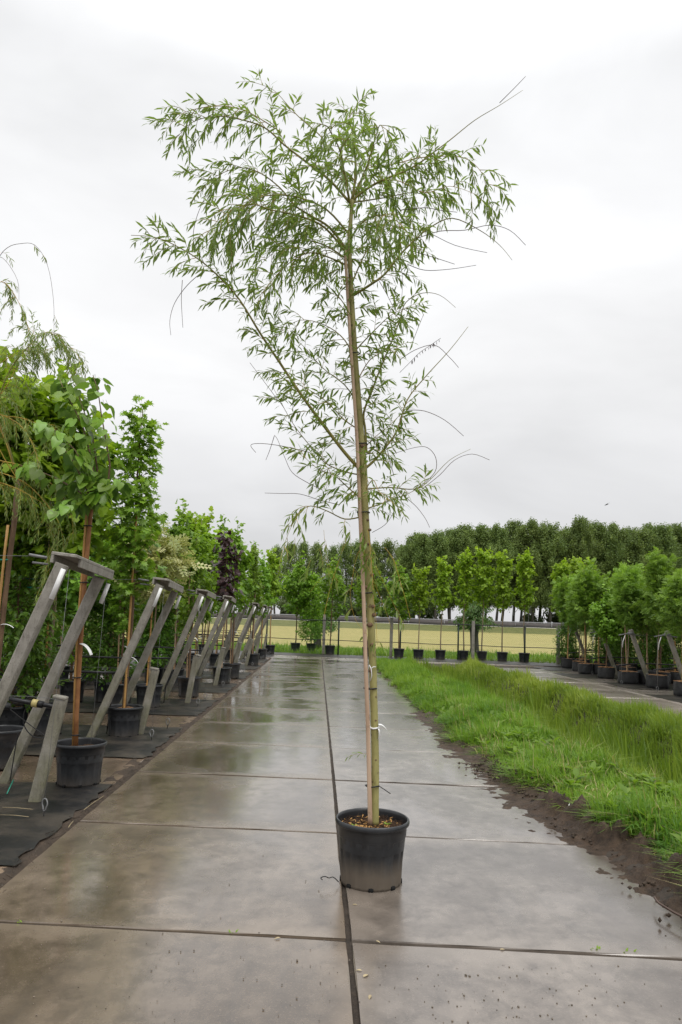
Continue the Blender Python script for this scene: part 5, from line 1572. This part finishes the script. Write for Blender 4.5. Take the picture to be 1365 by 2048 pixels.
# ---- pollard willows just beyond the fence
def pollard(px, py, Y, hw, ctop, cw, lab):
    p = AT(px, 1250, Y)
    s = Y / F_PX
    t = thing('pollard_willow', lab, 'tree', (p.x, Y, -.05), 0, 'pollard willows beyond the fence')
    H = AT(px, py, Y).z
    r_ = hw * s
    put('trunk', MB().tube([(0, 0, 0), (.02, 0, H * .3), (-.02, 0, H * .7), (0, 0, H), (0, 0, H + .12)], [r_ * 1.25, r_, r_ * .95, r_ * 1.25, r_ * .8], 12).mesh('trunk', M['bark_grey']), t)
    g = random.Random(px); mb = MB()
    Rw = cw * s; Ht = AT(px, ctop, Y).z - H
    P, T = [], []
    for i in range(70):
        a = g.uniform(0, 6.28); e = g.uniform(.1, 1.5)
        d = Vector((math.cos(a) * math.cos(e), math.sin(a) * math.cos(e), math.sin(e)))
        L = g.uniform(.6, 1.0)
        q = [Vector((d.x * r_ * .6, d.y * r_ * .6, H)), Vector((d.x * Rw * L * .7, d.y * Rw * L * .7, H + Ht * L * d.z * .8)), Vector((d.x * Rw * L * 1.05, d.y * Rw * L * 1.05, H + Ht * L * d.z - .25))]
        q = branch_pts(q)
        mb.tube(q, .01, 3, 0, False)
        for k in range(46):
            b = q[g.randrange(1, len(q))]
            P.append(tuple(b + Vector((g.gauss(0, .09), g.gauss(0, .09), g.gauss(-.05, .1))))); T.append((d.x + g.gauss(0, .5), d.y + g.gauss(0, .5), -.7))
    n = len(P); gg = np.random.default_rng(px)
    mb.leaves(np.array(P), np.array(T), gg.normal(0, .6, (n, 3)) + np.array([0, 0, 1]), .15 * gg.uniform(.6, 1.3, n), OVAL, gg.uniform(0, 1, n), 1)
    put('crown', mb.mesh('crown', [M['bark_brown'], M['lf_dark2']], smooth=False), t, kind='stuff')
M['lf_dark2'] = m_leaf('leaf_pollard', (.045, .095, .02), (.11, .19, .04), None, .3)
pollard(950, 1250, 36.0, 8.5, 1190, 46, 'pollard willow with a stout dark trunk and round head, behind the yellow-green fence trees')
pollard(636, 1252, 38.5, 8.0, 1192, 44, 'pollard willow with a short stout trunk, right beside the leafy column at the fence')

# ---- sign frame by the road
p = AT(1045, 1240, 170)
t = thing('road_sign', 'grey back of a road sign on a steel portal by the poplars', 'sign', (p.x, 170, 1.0))
for dx in (-2.2, 0, 1.6):
    put('pole', MB().tube([(dx, 0, 0), (dx, 0, 8.0 if dx == 0 else 6.4)], .11, 6).mesh('pole', M['sign_grey']), t)
put('panel', MB().box((2.1, -.2, 4.4), (2.2, .12, 1.5), ch=.03).mesh('panel', M['sign_grey']), t)
put('brace', MB().tube([(-2.2, 0, 3.2), (0, 0, 6)], .06, 5).mesh('brace', M['sign_grey']), t)

# ---- bird
p = AT(1215, 1009, 70)
t = tag(put('bird', None or MB().tube([(-.22, 0, -.06), (-.12, 0, -.01), (0, 0, .01), (.12, 0, .02), (.17, 0, .015)], [.01, .035, .05, .035, .008], 7)
            .add([(-.05, 0, .02), (.09, 0, .03), (.02, .16, .10), (-.04, .18, .09), (.18, .42, .06), (.08, .40, .055)], [(0, 1, 2, 3), (3, 2, 4, 5), (3, 2, 1, 0), (5, 4, 2, 3)])
            .add([(-.05, 0, .02), (.09, 0, .03), (.02, -.16, .08), (-.04, -.18, .07), (-.06, -.40, -.02), (-.14, -.38, -.03)], [(0, 3, 2, 1), (3, 5, 4, 2), (1, 2, 3, 0), (2, 4, 5, 3)]).mesh('bird', M['bird'])),
        'small dark bird flying above the poplars at the right', 'bird')
t.location = p; t.rotation_euler = (.3, -.15, -.9)

# ================================================================== SMALL DEBRIS
g = random.Random(9)
lf = MB(); pb = MB()
for (px, py) in ((725, 1942), (727, 1955), (705, 1810), (752, 1882), (562, 1876), (1000, 1900), (742, 1990)):
    p = G(px, py, .004); a = g.uniform(0, 6.28)
    lf.leaves(np.array([tuple(p)]), np.array([(math.cos(a), math.sin(a), .02)]), np.array([(0, 0, 1.0)]), [g.uniform(.025, .045)], OVAL, np.array([.5]), 0)
tag(put('fallen_bits', lf.mesh('fallen_bits', M['straw'])), kind='stuff')
for i in range(400):
    if i < 140:
        p = G(g.gauss(1000, 170), g.uniform(1930, 2046), .002)
    elif i < 280:
        p = G(g.uniform(60, 700), g.uniform(1700, 2046), .002)
    else:
        p = Vector((-1.80 + g.gauss(0, .05), g.uniform(3.5, 14), .004))
    s = abs(g.gauss(.0012, .0012)) + .0008
    pb.box(p + Vector((0, 0, s * .3)), (s * g.uniform(1, 2), s * g.uniform(1, 2), s), Euler((0, 0, g.uniform(0, 3))).to_matrix())
tag(put('grit', pb.mesh('grit', M['pebble'])), kind='stuff')
# soil and straw along the edge of the cloth
ed = MB()
for i in range(260):
    y = g.uniform(3.2, 16); x = -1.80 + g.gauss(0, .03)
    d = Vector((g.gauss(0, .4), g.gauss(.6, .4), 0)).normalized() * g.uniform(.01, .05)
    ed.tube([Vector((x, y, .014)) - d, Vector((x, y, .024)) + d], .002, 3)
tag(put('edge_litter', ed.mesh('edge_litter', M['soil'])), kind='stuff')
sw = MB()
for (a, b) in (((168, 1620), (208, 1592)), ((137, 1655), (147, 1642)), ((0, 1630), (58, 1634)), ((5, 1615), (65, 1619))):
    p, q = G(*a, .03), G(*b, .03)
    sw.tube([p, (p + q) / 2 + Vector((0, 0, .004)), q], .0022, 4)
tag(put('straw_bits', sw.mesh('straw_bits', M['straw'])), kind='stuff')
p0, p1 = G(14, 1588, .03), G(27, 1560, .06)
tag(put('plastic_strip', MB().tube([p0, p1], .006, 4).mesh('plastic_strip', M['teal'])), 'bright green plastic strip on black cloth by the nearest leaning post', 'plastic strip')
# weeds in the joints
wd = MB()
for (px, py, n_) in ((1196, 1901, 9), (1247, 1906, 4), (470, 1868, 3), (39, 1846, 3)):
    p = G(px, py, -.005)
    for i in range(n_):
        a = g.uniform(0, 6.28)
        q = p + Vector((g.gauss(0, .02), g.gauss(0, .004), 0))
        wd.leaves(np.array([tuple(q)]), np.array([(math.cos(a), math.sin(a), .9)]), np.array([(0, 0, 1.0)]), [g.uniform(.012, .03)], OVAL, np.array([.7]), 0)
tag(put('joint_weeds', wd.mesh('joint_weeds', M['lf_bright'])), kind='stuff')
# bits on the mud
q = [G(x, y, .06) for x, y in ((1310, 1795), (1318, 1806), (1332, 1815), (1350, 1826), (1366, 1834))]
tag(put('dead_stick', MB().tube(branch_pts(q), .007, 5).mesh('dead_stick', M['twig_dark'])), 'bent brown stick lying on the mud at the right edge', 'stick')
q = [G(x, y, .10) for x, y in ((1138, 1612), (1143, 1604), (1152, 1600))]
tag(put('white_root', MB().tube(branch_pts(q), .004, 5).mesh('white_root', M['tag'])), 'thin white root curl on the soil ridge beside the grass', 'root')
q = [G(x, y, .02) for x, y in ((985, 1556), (995, 1553), (1010, 1557))]
a = MB(); a.leaves(np.array([tuple(q[0])]), np.array([tuple(q[2] - q[0])]), np.array([(0, -.2, 1.0)]), [.10], OVAL, np.array([.8]), 0)
tag(put('fallen_leaf', a.mesh('fallen_leaf', M['lf_bright'])), 'green leaf lying on the mud beside the path', 'leaf')
q = [WB + Vector(v) for v in ((-.20, -.08, .02), (-.235, -.10, .055), (-.26, -.10, .05), (-.285, -.11, .062), (-.31, -.10, .05), (-.30, -.12, .045))]
tag(put('black_string', MB().tube(branch_pts(q), .003, 5).mesh('black_string', M['rubber'])), 'curl of black string at the foot of the dusty pot', 'string')
